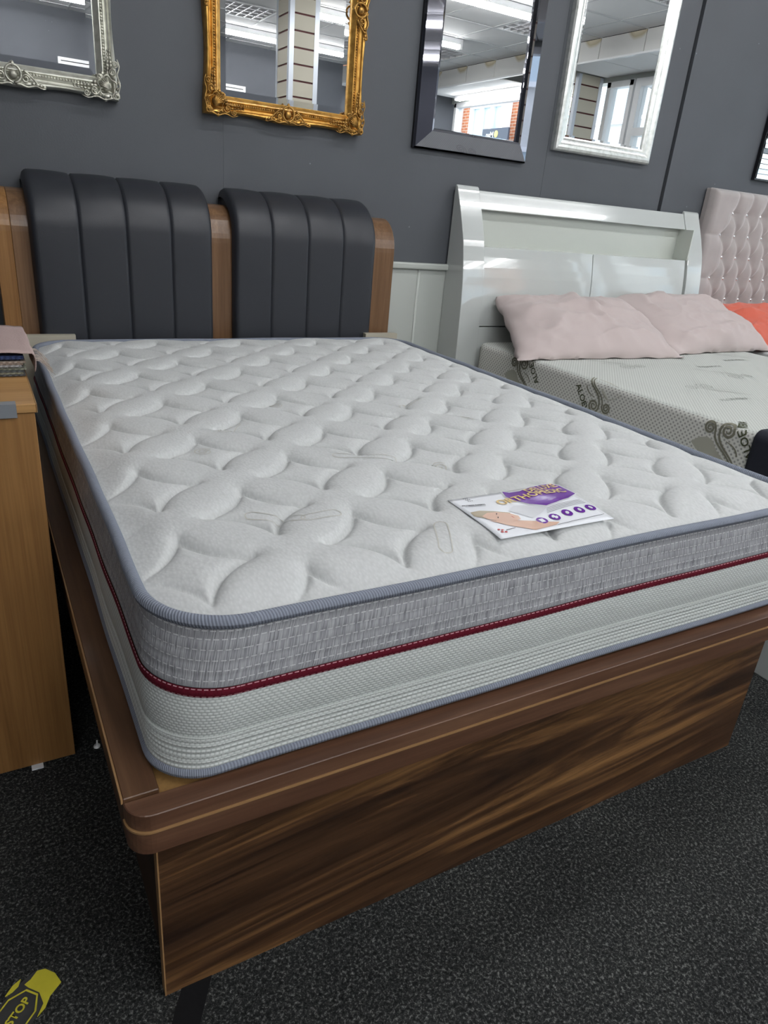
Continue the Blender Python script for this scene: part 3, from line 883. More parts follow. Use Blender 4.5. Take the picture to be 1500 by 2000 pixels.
# quilted top as a real height field
def quilt_top():
    step = 0.0028
    nx, ny = int((MX1 - MX0) / step), int((MY1 - MY0) / step)
    X, Y = np.meshgrid(np.linspace(MX0, MX1, nx), np.linspace(MY0, MY1, ny), indexing='ij')
    cx, cy = (MX0 + MX1) / 2, (MY0 + MY1) / 2
    hx, hy = (MX1 - MX0) / 2 - 0.006, (MY1 - MY0) / 2 - 0.006
    def sdf(X, Y):
        qx, qy = np.abs(X - cx) - hx + MR, np.abs(Y - cy) - hy + MR
        return np.hypot(np.maximum(qx, 0), np.maximum(qy, 0)) + np.minimum(np.maximum(qx, qy), 0) - MR
    for _ in range(3):
        d = sdf(X, Y)
        e = 1e-4
        gx_, gy_ = (sdf(X + e, Y) - d) / e, (sdf(X, Y + e) - d) / e
        m = np.maximum(d, 0)
        X, Y = X - gx_ * m, Y - gy_ * m
    din = np.maximum(-sdf(X, Y), 0)
    a = 0.086
    b = 0.091
    px, py = 0.145, 0.1468
    best = np.full(X.shape, 9.0)
    inside = np.zeros(X.shape, bool)
    i0 = np.round((X - 0.096) / px)
    j0 = np.round((Y + 1.940) / py)
    for di in (-1, 0, 1):
        for dj in (-1, 0, 1):
            ii, jj = i0 + di, j0 + dj
            ok = ((ii + jj) % 2) == 0
            u = np.abs(X - (0.096 + ii * px)) / a
            v = np.abs(Y - (-1.940 + jj * py)) / b
            c, R = 1.48, 1.556
            r = np.hypot(u - c, v - c)
            da = np.abs(r - R)
            ang = np.arctan2(c - v, c - u)
            amin, amax = math.atan2(c - 1, c), math.atan2(c, c - 1)
            on = (ang > amin) & (ang < amax) & (u < c) & (v < c)
            dt = np.minimum(np.hypot(u - 1, v), np.hypot(u, v - 1))
            dd = np.where(on, da, dt) * 0.0885
            best = np.where(ok, np.minimum(best, dd), best)
            inside |= ok & (r > R) & (u < 1) & (v < 1)
    amp = np.where(inside, 0.0110, 0.0165)
    s = np.where(inside, 0.0090, 0.0120)
    h = amp * (1 - np.exp(-best / s)) - 0.0035 * np.exp(-(best / 0.0045) ** 2)
    fade = np.clip(din / 0.075, 0, 1)
    fade = fade * fade * (3 - 2 * fade)
    rng = np.random.RandomState(3)
    low = 0.0015 * np.sin(X * 11 + 1) * np.sin(Y * 7)
    Z = 0.6225 + 0.014 * (1 - np.exp(-din / 0.055)) + (h - 0.002) * (0.15 + 0.85 * fade) + low * fade
    vs = np.stack([X, Y, Z], -1).reshape(-1, 3)
    idx = np.arange(nx * ny).reshape(nx, ny)
    fs = np.stack([idx[:-1, :-1], idx[1:, :-1], idx[1:, 1:], idx[:-1, 1:]], -1).reshape(-1, 4)
    me = bpy.data.meshes.new('quilted_top')
    me.vertices.add(len(vs)); me.vertices.foreach_set('co', vs.ravel())
    me.loops.add(fs.size); me.loops.foreach_set('vertex_index', fs.ravel())
    me.polygons.add(len(fs)); me.polygons.foreach_set('loop_start', np.arange(0, fs.size, 4)); me.polygons.foreach_set('loop_total', np.full(len(fs), 4))
    me.update(calc_edges=True)
    me.polygons.foreach_set('use_smooth', np.ones(len(fs), bool))
    me.materials.append(M['knit'])
    link('quilted_top', me, mat_t)
    return X[:, 0], Y, Z, nx, ny
_qx, _qy, _qz, QNX, QNY = quilt_top()
def quilt_z(x, y):
    i = min(QNX - 1, max(0, int(round((x - MX0) / (MX1 - MX0) * (QNX - 1)))))
    j = min(QNY - 1, max(0, int(round((y - MY0) / (MY1 - MY0) * (QNY - 1)))))
    return float(_qz[i, j])
MB().prism([p for p, n in rr_path(MX0 + 0.03, MX1 - 0.03, MY0 + 0.03, MY1 - 0.03, 0.10, 0.2, 6)], 'z', ZB, 0.6).obj('core', M['waffle'], mat_t)

# ------------------------------------------------------------------ leaflet lying on the mattress
KX, KY = 0.5635, -2.026         # near left corner of the card
CW, CD = 0.252, 0.154
def card_z(x, y):
    u, v = (x - KX) / CW, (y - KY) / CD
    return 0.6368 + 0.014 * (1 - math.exp(-(y - MY0) / 0.055)) + 0.0006 + 0.007 * math.exp(-((u - 0.72) ** 2 / 0.05 + (v - 0.62) ** 2 / 0.12))
lf = thing('leaflet', 'glossy card with purple banner and sleeping woman lying on the quilted mattress', 'leaflet', (KX + CW / 2, KY + CD / 2, 0.652))
def K(p):   # traced at another height: bring to the card's own frame (metres)
    return (KX + (p[0] - 0.537) * 1.033, KY + (p[1] + 2.062) * 1.033)
rows = [[(KX + CW * i / 24, KY + CD * j / 16, card_z(KX + CW * i / 24, KY + CD * j / 16)) for j in range(17)] for i in range(25)]
MB().grid(rows).obj('card', M['paper'], lf, solid=0.0006)
def decal(name, poly, mat, lift=0.0008, parent=None, sub=3):
    me = bpy.data.meshes.new(name)
    bm = bmesh.new()
    vs = [bm.verts.new((p[0], p[1], 0)) for p in poly]
    bm.faces.new(vs)
    bmesh.ops.triangulate(bm, faces=bm.faces[:])
    for _ in range(sub):
        es = [e for e in bm.edges if e.calc_length() > 0.008]
        if es:
            bmesh.ops.subdivide_edges(bm, edges=es, cuts=1)
            bmesh.ops.triangulate(bm, faces=bm.faces[:])
    for v in bm.verts:
        v.co.z = card_z(v.co.x, v.co.y) + lift
    bmesh.ops.recalc_face_normals(bm, faces=bm.faces)
    if bm.faces and sum(f.normal.z for f in bm.faces) < 0:
        bmesh.ops.reverse_faces(bm, faces=bm.faces)
    bm.to_mesh(me); bm.free()
    me.materials.append(mat)
    return link(name, me, parent or lf)
ban = [(0.654, -1.913), (0.663, -1.922), (0.685, -1.924), (0.717, -1.914), (0.75, -1.909), (0.772, -1.908), (0.782, -1.921), (0.783, -1.948), (0.784, -1.962), (0.751, -1.979), (0.713, -1.990), (0.687, -1.994), (0.663, -1.977), (0.649, -1.954), (0.646, -1.934)]
cen = (0.71, -1.95)
decal('banner_border', [K((cen[0] + (p[0] - cen[0]) * 1.05, cen[1] + (p[1] - cen[1]) * 1.07)) for p in ban], M['grey_ink'], 0.0006)
decal('purple_banner', [K(p) for p in ban], M['purple'], 0.0009)
def card_text(body, size, x, y, ang, mat, lift=0.0016, offset=0.0, sp=1.0):
    me = text_mesh(body, size, offset, sp)
    bm = bmesh.new(); bm.from_mesh(me)
    bmesh.ops.triangulate(bm, faces=bm.faces[:])
    for _ in range(3):
        es = [e for e in bm.edges if e.calc_length() > 0.006]
        if es:
            bmesh.ops.subdivide_edges(bm, edges=es, cuts=1); bmesh.ops.triangulate(bm, faces=bm.faces[:])
    bm.to_mesh(me); bm.free()
    c, s = math.cos(ang), math.sin(ang)
    for v in me.vertices:
        a, b = v.co.x, v.co.y
        X_, Y_ = x + c * a - s * b, y + s * a + c * b
        v.co = (X_, Y_, card_z(X_, Y_) + lift)
    me.materials.append(mat)
    return link('lettering', me, lf)
x_, y_ = K((0.694, -1.938)); card_text('DELUXE', 0.0235, x_, y_, math.radians(9), M['gold_ink'], offset=0.0006)
x_, y_ = K((0.613, -1.962)); card_text('ORTHOPEDIC', 0.0262, x_, y_, math.radians(3), M['gold_ink'], 0.0019, offset=0.0007)
def ell(cx, cy, rx, ry, n=18, rot=0):
    return [(cx + rx * math.cos(t) * math.cos(rot) - ry * math.sin(t) * math.sin(rot), cy + rx * math.cos(t) * math.sin(rot) + ry * math.sin(t) * math.cos(rot)) for t in [2 * math.pi * i / n for i in range(n)]]
for i, p in enumerate([(0.645, -2.033), (0.675, -2.030), (0.707, -2.025), (0.738, -2.022), (0.767, -2.019)]):
    q = K(p)
    ic = decal('icon', ell(q[0], q[1], 0.0105, 0.0105), M['purple'], 0.0010, sub=0)
    if i == 1:
        decal('symbol', [(q[0] + a, q[1] + b) for a, b in ((-.006, -.002), (-.002, -.002), (-.002, -.006), (.002, -.006), (.002, -.002), (.006, -.002), (.006, .002), (.002, .002), (.002, .006), (-.002, .006), (-.002, .002), (-.006, .002))], M['paper'], 0.0014, ic, 0)
    elif i == 0:
        decal('symbol', [(q[0] + a, q[1] + b) for a, b in ((-.005, -.006), (.004, -.006), (.004, .005), (-.005, .005))], M['paper'], 0.0014, ic, 0)
    else:
        decal('symbol', ell(q[0], q[1], 0.0052, 0.0036, 10, 0.4 * i), M['grey_ink'], 0.0014, ic, 0)
hair = [(0.544, -1.970), (0.563, -1.969), (0.586, -1.978), (0.612, -1.992), (0.600, -1.998), (0.556, -1.998), (0.541, -1.985)]
decal('hair_print', [K(p) for p in hair], M['hair_ink'], 0.0009)
decal('arm_print', [K(p) for p in [(0.556, -2.006), (0.600, -2.018), (0.654, -2.040), (0.672, -2.046), (0.660, -2.052), (0.612, -2.056), (0.578, -2.031)]], M['skin_ink'], 0.0010)
decal('face_print', [K(p) for p in [(0.553, -1.990), (0.570, -1.981), (0.588, -1.983), (0.606, -1.993), (0.616, -2.006), (0.612, -2.018), (0.598, -2.021), (0.572, -2.012), (0.556, -2.001)]], M['skin_ink'], 0.0013)
for p in ((0.583, -1.990), (0.577, -2.002)):
    q = K(p)
    decal('eye_print', ell(q[0], q[1], 0.0035, 0.0009, 8, 0.9), M['black_ink'], 0.0017, sub=0)
q = K((0.603, -2.008)); decal('mouth_print', ell(q[0], q[1], 0.0009, 0.0035, 8, 0.2), M['red_ink'], 0.0017, sub=0)
decal('pillow_print', [K(p) for p in [(0.612, -1.984), (0.634, -1.972), (0.655, -1.978), (0.684, -1.999), (0.660, -2.012), (0.634, -2.020)]], M['grey_ink'], 0.0008)
for k in range(4):
    a, b = K((0.680 - 0.003 * k, -2.003 - 0.004 * k)), K((0.770 + 0.001 * k, -1.989 - 0.004 * k))
    decal('text_line', [a, b, (b[0], b[1] + 0.0008), (a[0], a[1] + 0.0008)], M['black_ink'], 0.0012, sub=4)
a, b = K((0.662, -2.053)), K((0.774, -2.046)); decal('text_line', [a, b, (b[0], b[1] + 0.0009), (a[0], a[1] + 0.0009)], M['black_ink'], 0.0012, sub=4)
for i in range(3):
    for j in range(3):
        q = K((0.566 + 0.004 * i + 0.001 * j, -1.918 - 0.006 * j)); decal('logo_mark', ell(q[0], q[1], 0.0012, 0.0016, 6), M['black_ink'], 0.0010, sub=0)
x_, y_ = K((0.545, -1.945)); card_text('MATTRESS EXPERTS', 0.0052, x_, y_, math.radians(-9), M['black_ink'], 0.0011, 0.0002)
a, b = K((0.549, -1.949)), K((0.586, -1.956)); decal('text_line', [a, b, (b[0], b[1] + 0.001), (a[0], a[1] + 0.001)], M['black_ink'], 0.0011, sub=2)
for (u_, v_) in ((0.552, -2.037), (0.557, -2.040), (0.553, -2.045), (0.559, -2.047)):
    q = K((u_, v_)); decal('badge', ell(q[0], q[1], 0.0028, 0.0022, 8), M['red_ink'], 0.0010, sub=0)
a, b = K((0.563, -2.043)), K((0.583, -2.041)); decal('text_line', [a, b, (b[0], b[1] + 0.0015), (a[0], a[1] + 0.0015)], M['black_ink'], 0.0011, sub=1)

# ------------------------------------------------------------------ white gloss bed
WX0, WX1 = 1.755, 3.335
wbed = thing('bed_frame', 'white high gloss sleigh bed with open shelf and doors in its headboard', 'bed', ((WX0 + WX1) / 2, -1.1, 0))
WP = [(-0.195, 0.0), (-0.192, 0.30), (-0.184, 0.52), (-0.179, 0.64), (-0.175, 0.746), (-0.163, 0.874), (-0.139, 1.0), (-0.112, 1.08), (-0.078, 1.16), (-0.052, 1.215), (-0.045, 1.232), (-0.034, 1.241)]
def spline_prof(P, n=5):
    out = []
    for i in range(len(P) - 1):
        p0, p1, p2, p3 = P[max(i - 1, 0)], P[i], P[i + 1], P[min(i + 2, len(P) - 1)]
        for k in range(n):
            t = k / n
            f = lambda a, b, c, d: 0.5 * (2 * b + (c - a) * t + (2 * a - 5 * b + 4 * c - d) * t * t + (3 * b - a - 3 * c + d) * t ** 3)
            out.append((f(p0[0], p1[0], p2[0], p3[0]), f(p0[1], p1[1], p2[1], p3[1])))
    return out + [P[-1]]
WPS = spline_prof(WP, 4)
def wy(z):
    for a, b in zip(WPS[:-1], WPS[1:]):
        if a[1] <= z <= b[1]:
            return a[0] + (b[0] - a[0]) * (z - a[1]) / max(1e-6, b[1] - a[1])
    return WPS[-1][0]
for a, b in ((WX0, WX0 + 0.115), (WX1 - 0.115, WX1)):
    MB().prism(WPS + [(-0.030, 1.236), (-0.026, 1.2), (-0.026, 0.0)], 'x', a, b).obj('headboard_post', M['gloss_white'], wbed, bevel=0.004, seg=3)
ia, ib = WX0 + 0.115, WX1 - 0.115
def slab(name, z0, z1, dy, yb, mat, n=8, x0=ia, x1=ib, bevel=0.003):
    poly = [(wy(z0 + (z1 - z0) * i / n) + dy, z0 + (z1 - z0) * i / n) for i in range(n + 1)] + [(yb, z1), (yb, z0)]
    return MB().prism(poly, 'x', x0, x1).obj(name, mat, wbed, bevel=bevel)
slab('top_rail', 1.150, 1.226, 0.006, -0.028, M['gloss_white'])
box('shelf_back', M['gloss_inner'], wbed, ia, ib, -0.040, -0.028, 0.995, 1.152)
box('shelf_side', M['gloss_inner'], wbed, ib - 0.006, ib, -0.135, -0.040, 1.0, 1.15)
slab('shelf', 0.980, 0.999, 0.022, -0.028, M['gloss_inner'], bevel=0)
slab('shelf_carcass', 0.66, 0.980, 0.026, -0.028, M['gloss_inner'], bevel=0)
xm = 2.535
slab('door', 0.662, 1.000, 0.008, wy(0.7) + 0.05, M['gloss_white'], x0=ia + 0.002, x1=xm - 0.002)
slab('door', 0.662, 1.000, 0.008, wy(0.7) + 0.05, M['gloss_white'], x0=xm + 0.002, x1=ib - 0.012)
slab('lower_panel', 0.25, 0.658, 0.008, -0.05, M['gloss_white'])
for a in (1.668, 3.30):
    box('side_rail', M['gloss_white'], wbed, a, a + 0.04, -2.2, -0.21, 0.0, 0.33, bevel=0.004)
box('foot_rail', M['gloss_white'], wbed, 1.668, 3.34, -2.24, -2.2, 0.0, 0.36, bevel=0.004)
box('slat_deck', M['gloss_inner'], wbed, 1.708, 3.30, -2.2, -0.21, 0.30, 0.388)

# mattress with aloe print
AX0, AX1, AY0, AY1, AZ0, AZ1 = 1.845, 3.32, -2.17, -0.215, 0.39, 0.600
al = thing('mattress', 'white dotted knit mattress with olive plant swirls on the white gloss bed', 'mattress', ((AX0 + AX1) / 2, (AY0 + AY1) / 2, AZ0))
ap = rr_path(AX0, AX1, AY0, AY1, 0.05, 0.06, 8)
def sweep_uv(name, prof_, path_, mat, parent):
    o = sweep(name, prof_, path_, mat, parent)
    ul = o.data.uv_layers[0]
    acc = [0.0]
    for a, b in zip(prof_[:-1], prof_[1:]):
        acc.append(acc[-1] + math.dist(a, b))
    k = len(prof_)
    for d in ul.data:
        d.uv = (d.uv[0], acc[int(round(d.uv[1] * (k - 1)))])
    return o
sweep_uv('side_border', [(0, AZ0)] + [(0.002, AZ0 + 0.01), (0.002, AZ1 - 0.024), (0.0008, AZ1 - 0.013), (-0.004, AZ1 - 0.006)], ap, M['aloe_side'], al)
tp = MB()
rows = []
for i in range(25):
    x = AX0 - 0.0 + (AX1 - AX0) * i / 24
    rows.append([(x, AY0 + (AY1 - AY0) * j / 30, AZ1 + 0.0) for j in range(31)])
def aloe_top():
    me = bpy.data.meshes.new('knit_top')
    bm = bmesh.new()
    ul = bm.loops.layers.uv.new('UVMap')
    rings = []
    for o_, z_ in ((-0.004, AZ1 - 0.006), (-0.012, AZ1 - 0.0012), (-0.022, AZ1)):
        rings.append([bm.verts.new((p[0] + n[0] * o_, p[1] + n[1] * o_, z_)) for p, n in ap])
    k = len(ap)
    for r0, r1 in zip(rings[:-1], rings[1:]):
        for i in range(k):
            bm.faces.new((r0[i], r0[(i + 1) % k], r1[(i + 1) % k], r1[i]))
    bm.faces.new(rings[-1])
    for f in bm.faces:
        f.smooth = True
        for lp in f.loops:
            lp[ul].uv = (lp.vert.co.x, lp.vert.co.y)
    bmesh.ops.recalc_face_normals(bm, faces=bm.faces)
    bm.to_mesh(me); bm.free()
    me.materials.append(M['aloe_top'])
    return link('knit_top', me, al)
aloe_top()
def ribbon(pts, w):
    """flat band around a polyline in 2d: list of quads"""
    L, Rr = [], []
    n = len(pts)
    for i, p in enumerate(pts):
        a, b = pts[max(i - 1, 0)], pts[min(i + 1, n - 1)]
        t = Vector((b[0] - a[0], b[1] - a[1]))
        if t.length < 1e-9: t = Vector((1, 0))
        t.normalize()
        ww = (w[i] if hasattr(w, '__len__') else w) / 2
        L.append((p[0] - t.y * ww, p[1] + t.x * ww))
        Rr.append((p[0] + t.y * ww, p[1] - t.x * ww))
    return L, Rr
def spiral(cx, cy, r, turns, a0, sgn, n=44):
    return [(cx + r * (1 - 0.86 * i / n) * math.cos(a0 + sgn * turns * 2 * math.pi * i / n), cy + r * (1 - 0.86 * i / n) * math.sin(a0 + sgn * turns * 2 * math.pi * i / n)) for i in range(n + 1)]
def bez(p0, p1, p2, p3, n=18):
    return [tuple((1 - t) ** 3 * a + 3 * (1 - t) ** 2 * t * b + 3 * (1 - t) * t * t * c + t ** 3 * d for a, b, c, d in zip(p0, p1, p2, p3)) for t in [i / n for i in range(n + 1)]]
STEM1 = bez((0.105, -0.105), (0.085, -0.055), (0.020, -0.055), (0.0205, 0.0)) + spiral(0, 0, 0.0205, 2.0, 0, 1)[1:]
STEM2 = bez((0.118, -0.105), (0.095, -0.055), (0.030, -0.050), (0.0365, 0.006)) + spiral(0.0625, 0.006, 0.026, 2.0, math.pi, -1)[1:]
STEM3 = bez((0.112, -0.060), (0.108, -0.04), (0.09, -0.030), (0.066, -0.026))
LEAF = [(-0.055, -0.062), (-0.03, -0.040), (0.0, -0.030), (0.022, -0.038), (0.040, -0.062), (0.075, -0.085), (0.085, -0.1), (0.03, -0.098), (-0.02, -0.085)]
def motif(maps, parent, faint=False, text=True):
    name = 'printed_motif'
    mb = MB()
    wk = 0.35 if faint else 1.0
    for st, w in ((STEM1, 0.0066), (STEM2, 0.0078), (STEM3, 0.0045)):
        n = len(st)
        ws = [w * wk * (0.55 + 0.45 * math.sin(math.pi * min(1, (i + 4) / n))) for i in range(n)]
        L, R_ = ribbon(st, ws)
        mb.grid([[maps(*a, 0.0012) for a in L], [maps(*a, 0.0012) for a in R_]], smooth=False)
    o = mb.obj(name, M['aloe_faint'] if faint else M['aloe_print'], parent)
    if not faint:
        lfm = MB()
        lfm.add([maps(*p, 0.0007) for p in LEAF], [tuple(range(len(LEAF)))])
        lfm.obj('printed_leaf', M['aloe_leaf'], parent)
    if text:
        me = text_mesh('ALOEVERA', 0.036 if not faint else 0.024, 0.0006)
        if faint:
            ang, ox, oy = math.radians(0), -0.05, -0.135
        else:
            ang, ox, oy = math.radians(128), 0.168, -0.045
        c, s = math.cos(ang), math.sin(ang)
        keep = []
        for v in me.vertices:
            a, b = v.co.x, v.co.y
            v.co = maps(ox + c * a - s * b, oy + s * a + c * b, 0.0012)
        me.materials.append(M['aloe_faint'] if faint else M['aloe_text'])
        link('lettering', me, parent)
def side_map(y0, z0, flip=1):
    def f(h, v, lift):
        y, z = y0 - flip * h, z0 + flip * v
        zt = AZ1 - 0.016
        zz = max(AZ0 + 0.012, min(z, zt))
        over = max(0.0, z - zt)      # the print wraps over the top edge
        if over > 0:
            th = min(over / 0.022, 1.0)
            x = AX0 - 0.002 - lift + 0.024 * (1 - math.cos(th * math.pi / 2)) * 1.0 + max(0, over - 0.022)
            zz = zt + 0.016 * math.sin(th * math.pi / 2) + lift
        else:
            x = AX0 - 0.0022 - lift
        return (x, y, zz)
    return f
motif(side_map(-1.466, 0.572), al)
motif(side_map(-0.492, 0.566), al)
motif(side_map(-1.035, 0.515, -1), al)
def top_map(cx, cy, sc, rot):
    c, s = math.cos(rot), math.sin(rot)
    def f(h, v, lift):
        h, v = (h - 0.04) * sc, (v + 0.05) * sc
        return (cx + c * h - s * v, cy + s * h + c * v, AZ1 + lift * 0.5)
    return f
for cx_, cy_, r_ in ((2.23, -0.70, 180), (3.02, -0.62, 0), (2.62, -0.93, 180), (2.23, -1.19, 0), (2.9, -1.35, 180)):
    motif(top_map(cx_, cy_, 1.35, math.radians(r_)), al, faint=True)
MB().prism([(AX0 + 0.01, AY0 + 0.01), (AX1 - 0.01, AY0 + 0.01), (AX1 - 0.01, AY1 - 0.01), (AX0 + 0.01, AY1 - 0.01)], 'z', AZ0, AZ1 - 0.02).obj('core', M['aloe_side'], al)

# faint woven marks in the quilted ticking
M['woven'] = plain('woven_tan_mark', (0.50, 0.495, 0.45), 0.9)
def woven(pts, w, name='woven_mark'):
    L, R_ = ribbon(pts, w)
    MB().grid([[(x, y, quilt_z(x, y) + 0.0007) for x, y in L], [(x, y, quilt_z(x, y) + 0.0007) for x, y in R_]], smooth=True).obj(name, M['woven'], mat_t)
def pill(cx, cy, L, r, ang, n=14):
    P = [(L / 2 + r * math.cos(t), r * math.sin(t)) for t in [-math.pi / 2 + math.pi * i / n for i in range(n + 1)]]
    P += [(L / 2 - L * i / 12, r) for i in range(1, 12)]
    P += [(-L / 2 + r * math.cos(t), r * math.sin(t)) for t in [math.pi / 2 + math.pi * i / n for i in range(n + 1)]]
    P += [(-L / 2 + L * i / 12, -r) for i in range(1, 13)]
    c, s_ = math.cos(ang), math.sin(ang)
    return [(cx + c * a - s_ * b, cy + s_ * a + c * b) for a, b in P]
for cx_, cy_ in ((0.235, -1.495), (0.66, -1.70), (0.50, -1.20), (0.93, -1.42)):
    woven(spiral(cx_, cy_, 0.020, 2.2, 0.5, 1, 60), 0.0022)
for cx_, cy_, L_, a_ in ((0.255, -1.835, 0.075, -0.6), (0.325, -1.86, 0.05, 0.1), (0.53, -1.62, 0.11, -0.35), (0.48, -1.985, 0.075, 1.1), (0.86, -1.25, 0.08, 0.6), (0.33, -1.36, 0.07, 0.9)):
    woven(pill(cx_, cy_, L_, 0.011, a_), 0.0020)

# navy throw over the foot end of that mattress
def throw():
    prof_ = [(AX0 - 0.010, 0.395)]
    r = 0.03
    x0, x1, zt = AX0 - 0.010, AX1 + 0.012, AZ1 + 0.010
    prof_ = [(x0, 0.395), (x0, 0.47), (x0, zt - r)]
    for i in range(1, 7):
        a = math.pi - math.pi / 2 * i / 6
        prof_.append((x0 + r + r * math.cos(a), zt - r + r * math.sin(a)))
    for i in range(1, 12):
        prof_.append((x0 + r + (x1 - x0 - 2 * r) * i / 12, zt + 0.0015 * math.sin(i * 2.1)))
    for i in range(7):
        a = math.pi / 2 - math.pi / 2 * i / 6
        prof_.append((x1 - r + r * math.cos(a), zt - r + r * math.sin(a)))
    prof_ += [(x1, 0.47), (x1, 0.395)]
    ys = [-1.618, -1.63, -1.7, -1.85, -2.0, -2.12, -2.165, -2.182]
    rows = [[(x, y, z) for x, z in prof_] for y in ys]
    rows.append([(x, -2.187, min(z, zt - 0.02)) for x, z in prof_])
    rows.append([(x, -2.19, 0.395) for x, z in prof_])
    o = MB().grid(rows).obj('throw_blanket', M['navy'], solid=0.006)
    tag(o, 'dark navy throw draped over the foot of the dotted knit mattress', 'blanket')
throw()

# ------------------------------------------------------------------ pillows
def pillow(name, label, mat, cx, cy, cz, a, b, T, tilt, yaw, zmin, seed, frill=0.006, nu=90, nv=60, wr=0.010, ymax=None, group=None, roll_=0.0, shl=0.0, shr=0.0):
    rot = Matrix.Rotation(yaw, 3, 'Z') @ Matrix.Rotation(tilt, 3, 'X') @ Matrix.Rotation(roll_, 3, 'Y')
    mb = MB()
    def P(u, v, side):
        e = max(0.0, (1 - abs(u) ** 2.6) * (1 - abs(v) ** 2.6))
        th = T * e ** 0.5
        x = a * u * (1 - 0.05 * (1 - v * v)) 
        y = b * v * (1 - 0.07 * (1 - u * u))
        x += shl * v * (1 - u) / 2 - shr * v * (1 + u) / 2
        # folds running diagonally from the corners and the seam
        q = Vector((x * 4.2 + seed, y * 6.0, seed * 1.7))
        ph = 9.5 * (0.55 * x + 0.95 * y) + 3.0 * mnoise.noise(q)
        fold = (abs(math.sin(ph)) ** 3) * (0.5 + mnoise.noise(q * 1.3 + Vector((9, 2, 4))))
        ph2 = 24.0 * (0.75 * x + 0.5 * y) + 4 * mnoise.noise(q * 0.9 + Vector((1, 7, 2)))
        fold2 = (abs(math.sin(ph2)) ** 4) * max(0, mnoise.noise(q * 1.1 + Vector((3, 3, 8))))
        fine = mnoise.fractal(q * 2.2, 1.0, 2.0, 3)
        rg = (1 - min(1, abs(mnoise.noise(Vector((x * 3.1 + y * 2.2 + seed, y * 9.0 - x * 2.5, seed * 0.7)))) * 2.6)) ** 3
        rg2 = (1 - min(1, abs(mnoise.noise(Vector((x * 7.0 - y * 3.0 + seed * 2, y * 13.0 + x * 3.5, seed)))) * 2.6)) ** 3
        h = th + (0.0085 * rg + 0.0045 * rg2) * min(1, e * 2) + (wr * (fold * 1.2 + fold2 * 1.4) + 0.0045 * fine) * min(1, e * 2)
        edge = 1 - min(1, e * 4)
        fr = frill * edge * math.sin(38 * (x * 1.1 + y)) * (0.6 + 0.8 * mnoise.noise(q * 2))
        p = Vector((x, y, (h if side > 0 else -h * 0.75) + fr))
        p = rot @ p + Vector((cx, cy, cz))
        if p.z < zmin:
            p.z = zmin + 0.0015 * (1 if side > 0 else 0) + 0.004 * edge * max(0, math.sin(31 * x + seed))
        if ymax is not None and p.y > ymax:
            p.y = ymax - 0.002 * abs(side)
        return p
    for side in (1, -1):
        rows = [[P(-1 + 2 * i / nu, -1 + 2 * j / nv, side) for j in range(nv + 1)] for i in range(nu + 1)]
        mb.grid(rows, flip=side < 0)
    o = mb.obj(name, mat, weld=True)
    return tag(o, label, 'pillow', group)
pillow('pillow', 'pale pink pillow nearest the walnut bed, leaning on the white gloss headboard', M['pink'], 2.275, -0.418, 0.688, 0.435, 0.250, 0.088, math.radians(24), math.radians(-3), 0.602, 1.3, ymax=-0.190, wr=0.023, frill=0.013, shl=0.08)
pillow('pillow', 'pale pink pillow leaning on the white headboard beside the coral pillow', M['pink'], 3.080, -0.368, 0.700, 0.405, 0.240, 0.090, math.radians(27), math.radians(3), 0.602, 5.1, ymax=-0.190, wr=0.023, frill=0.013, shr=0.04)

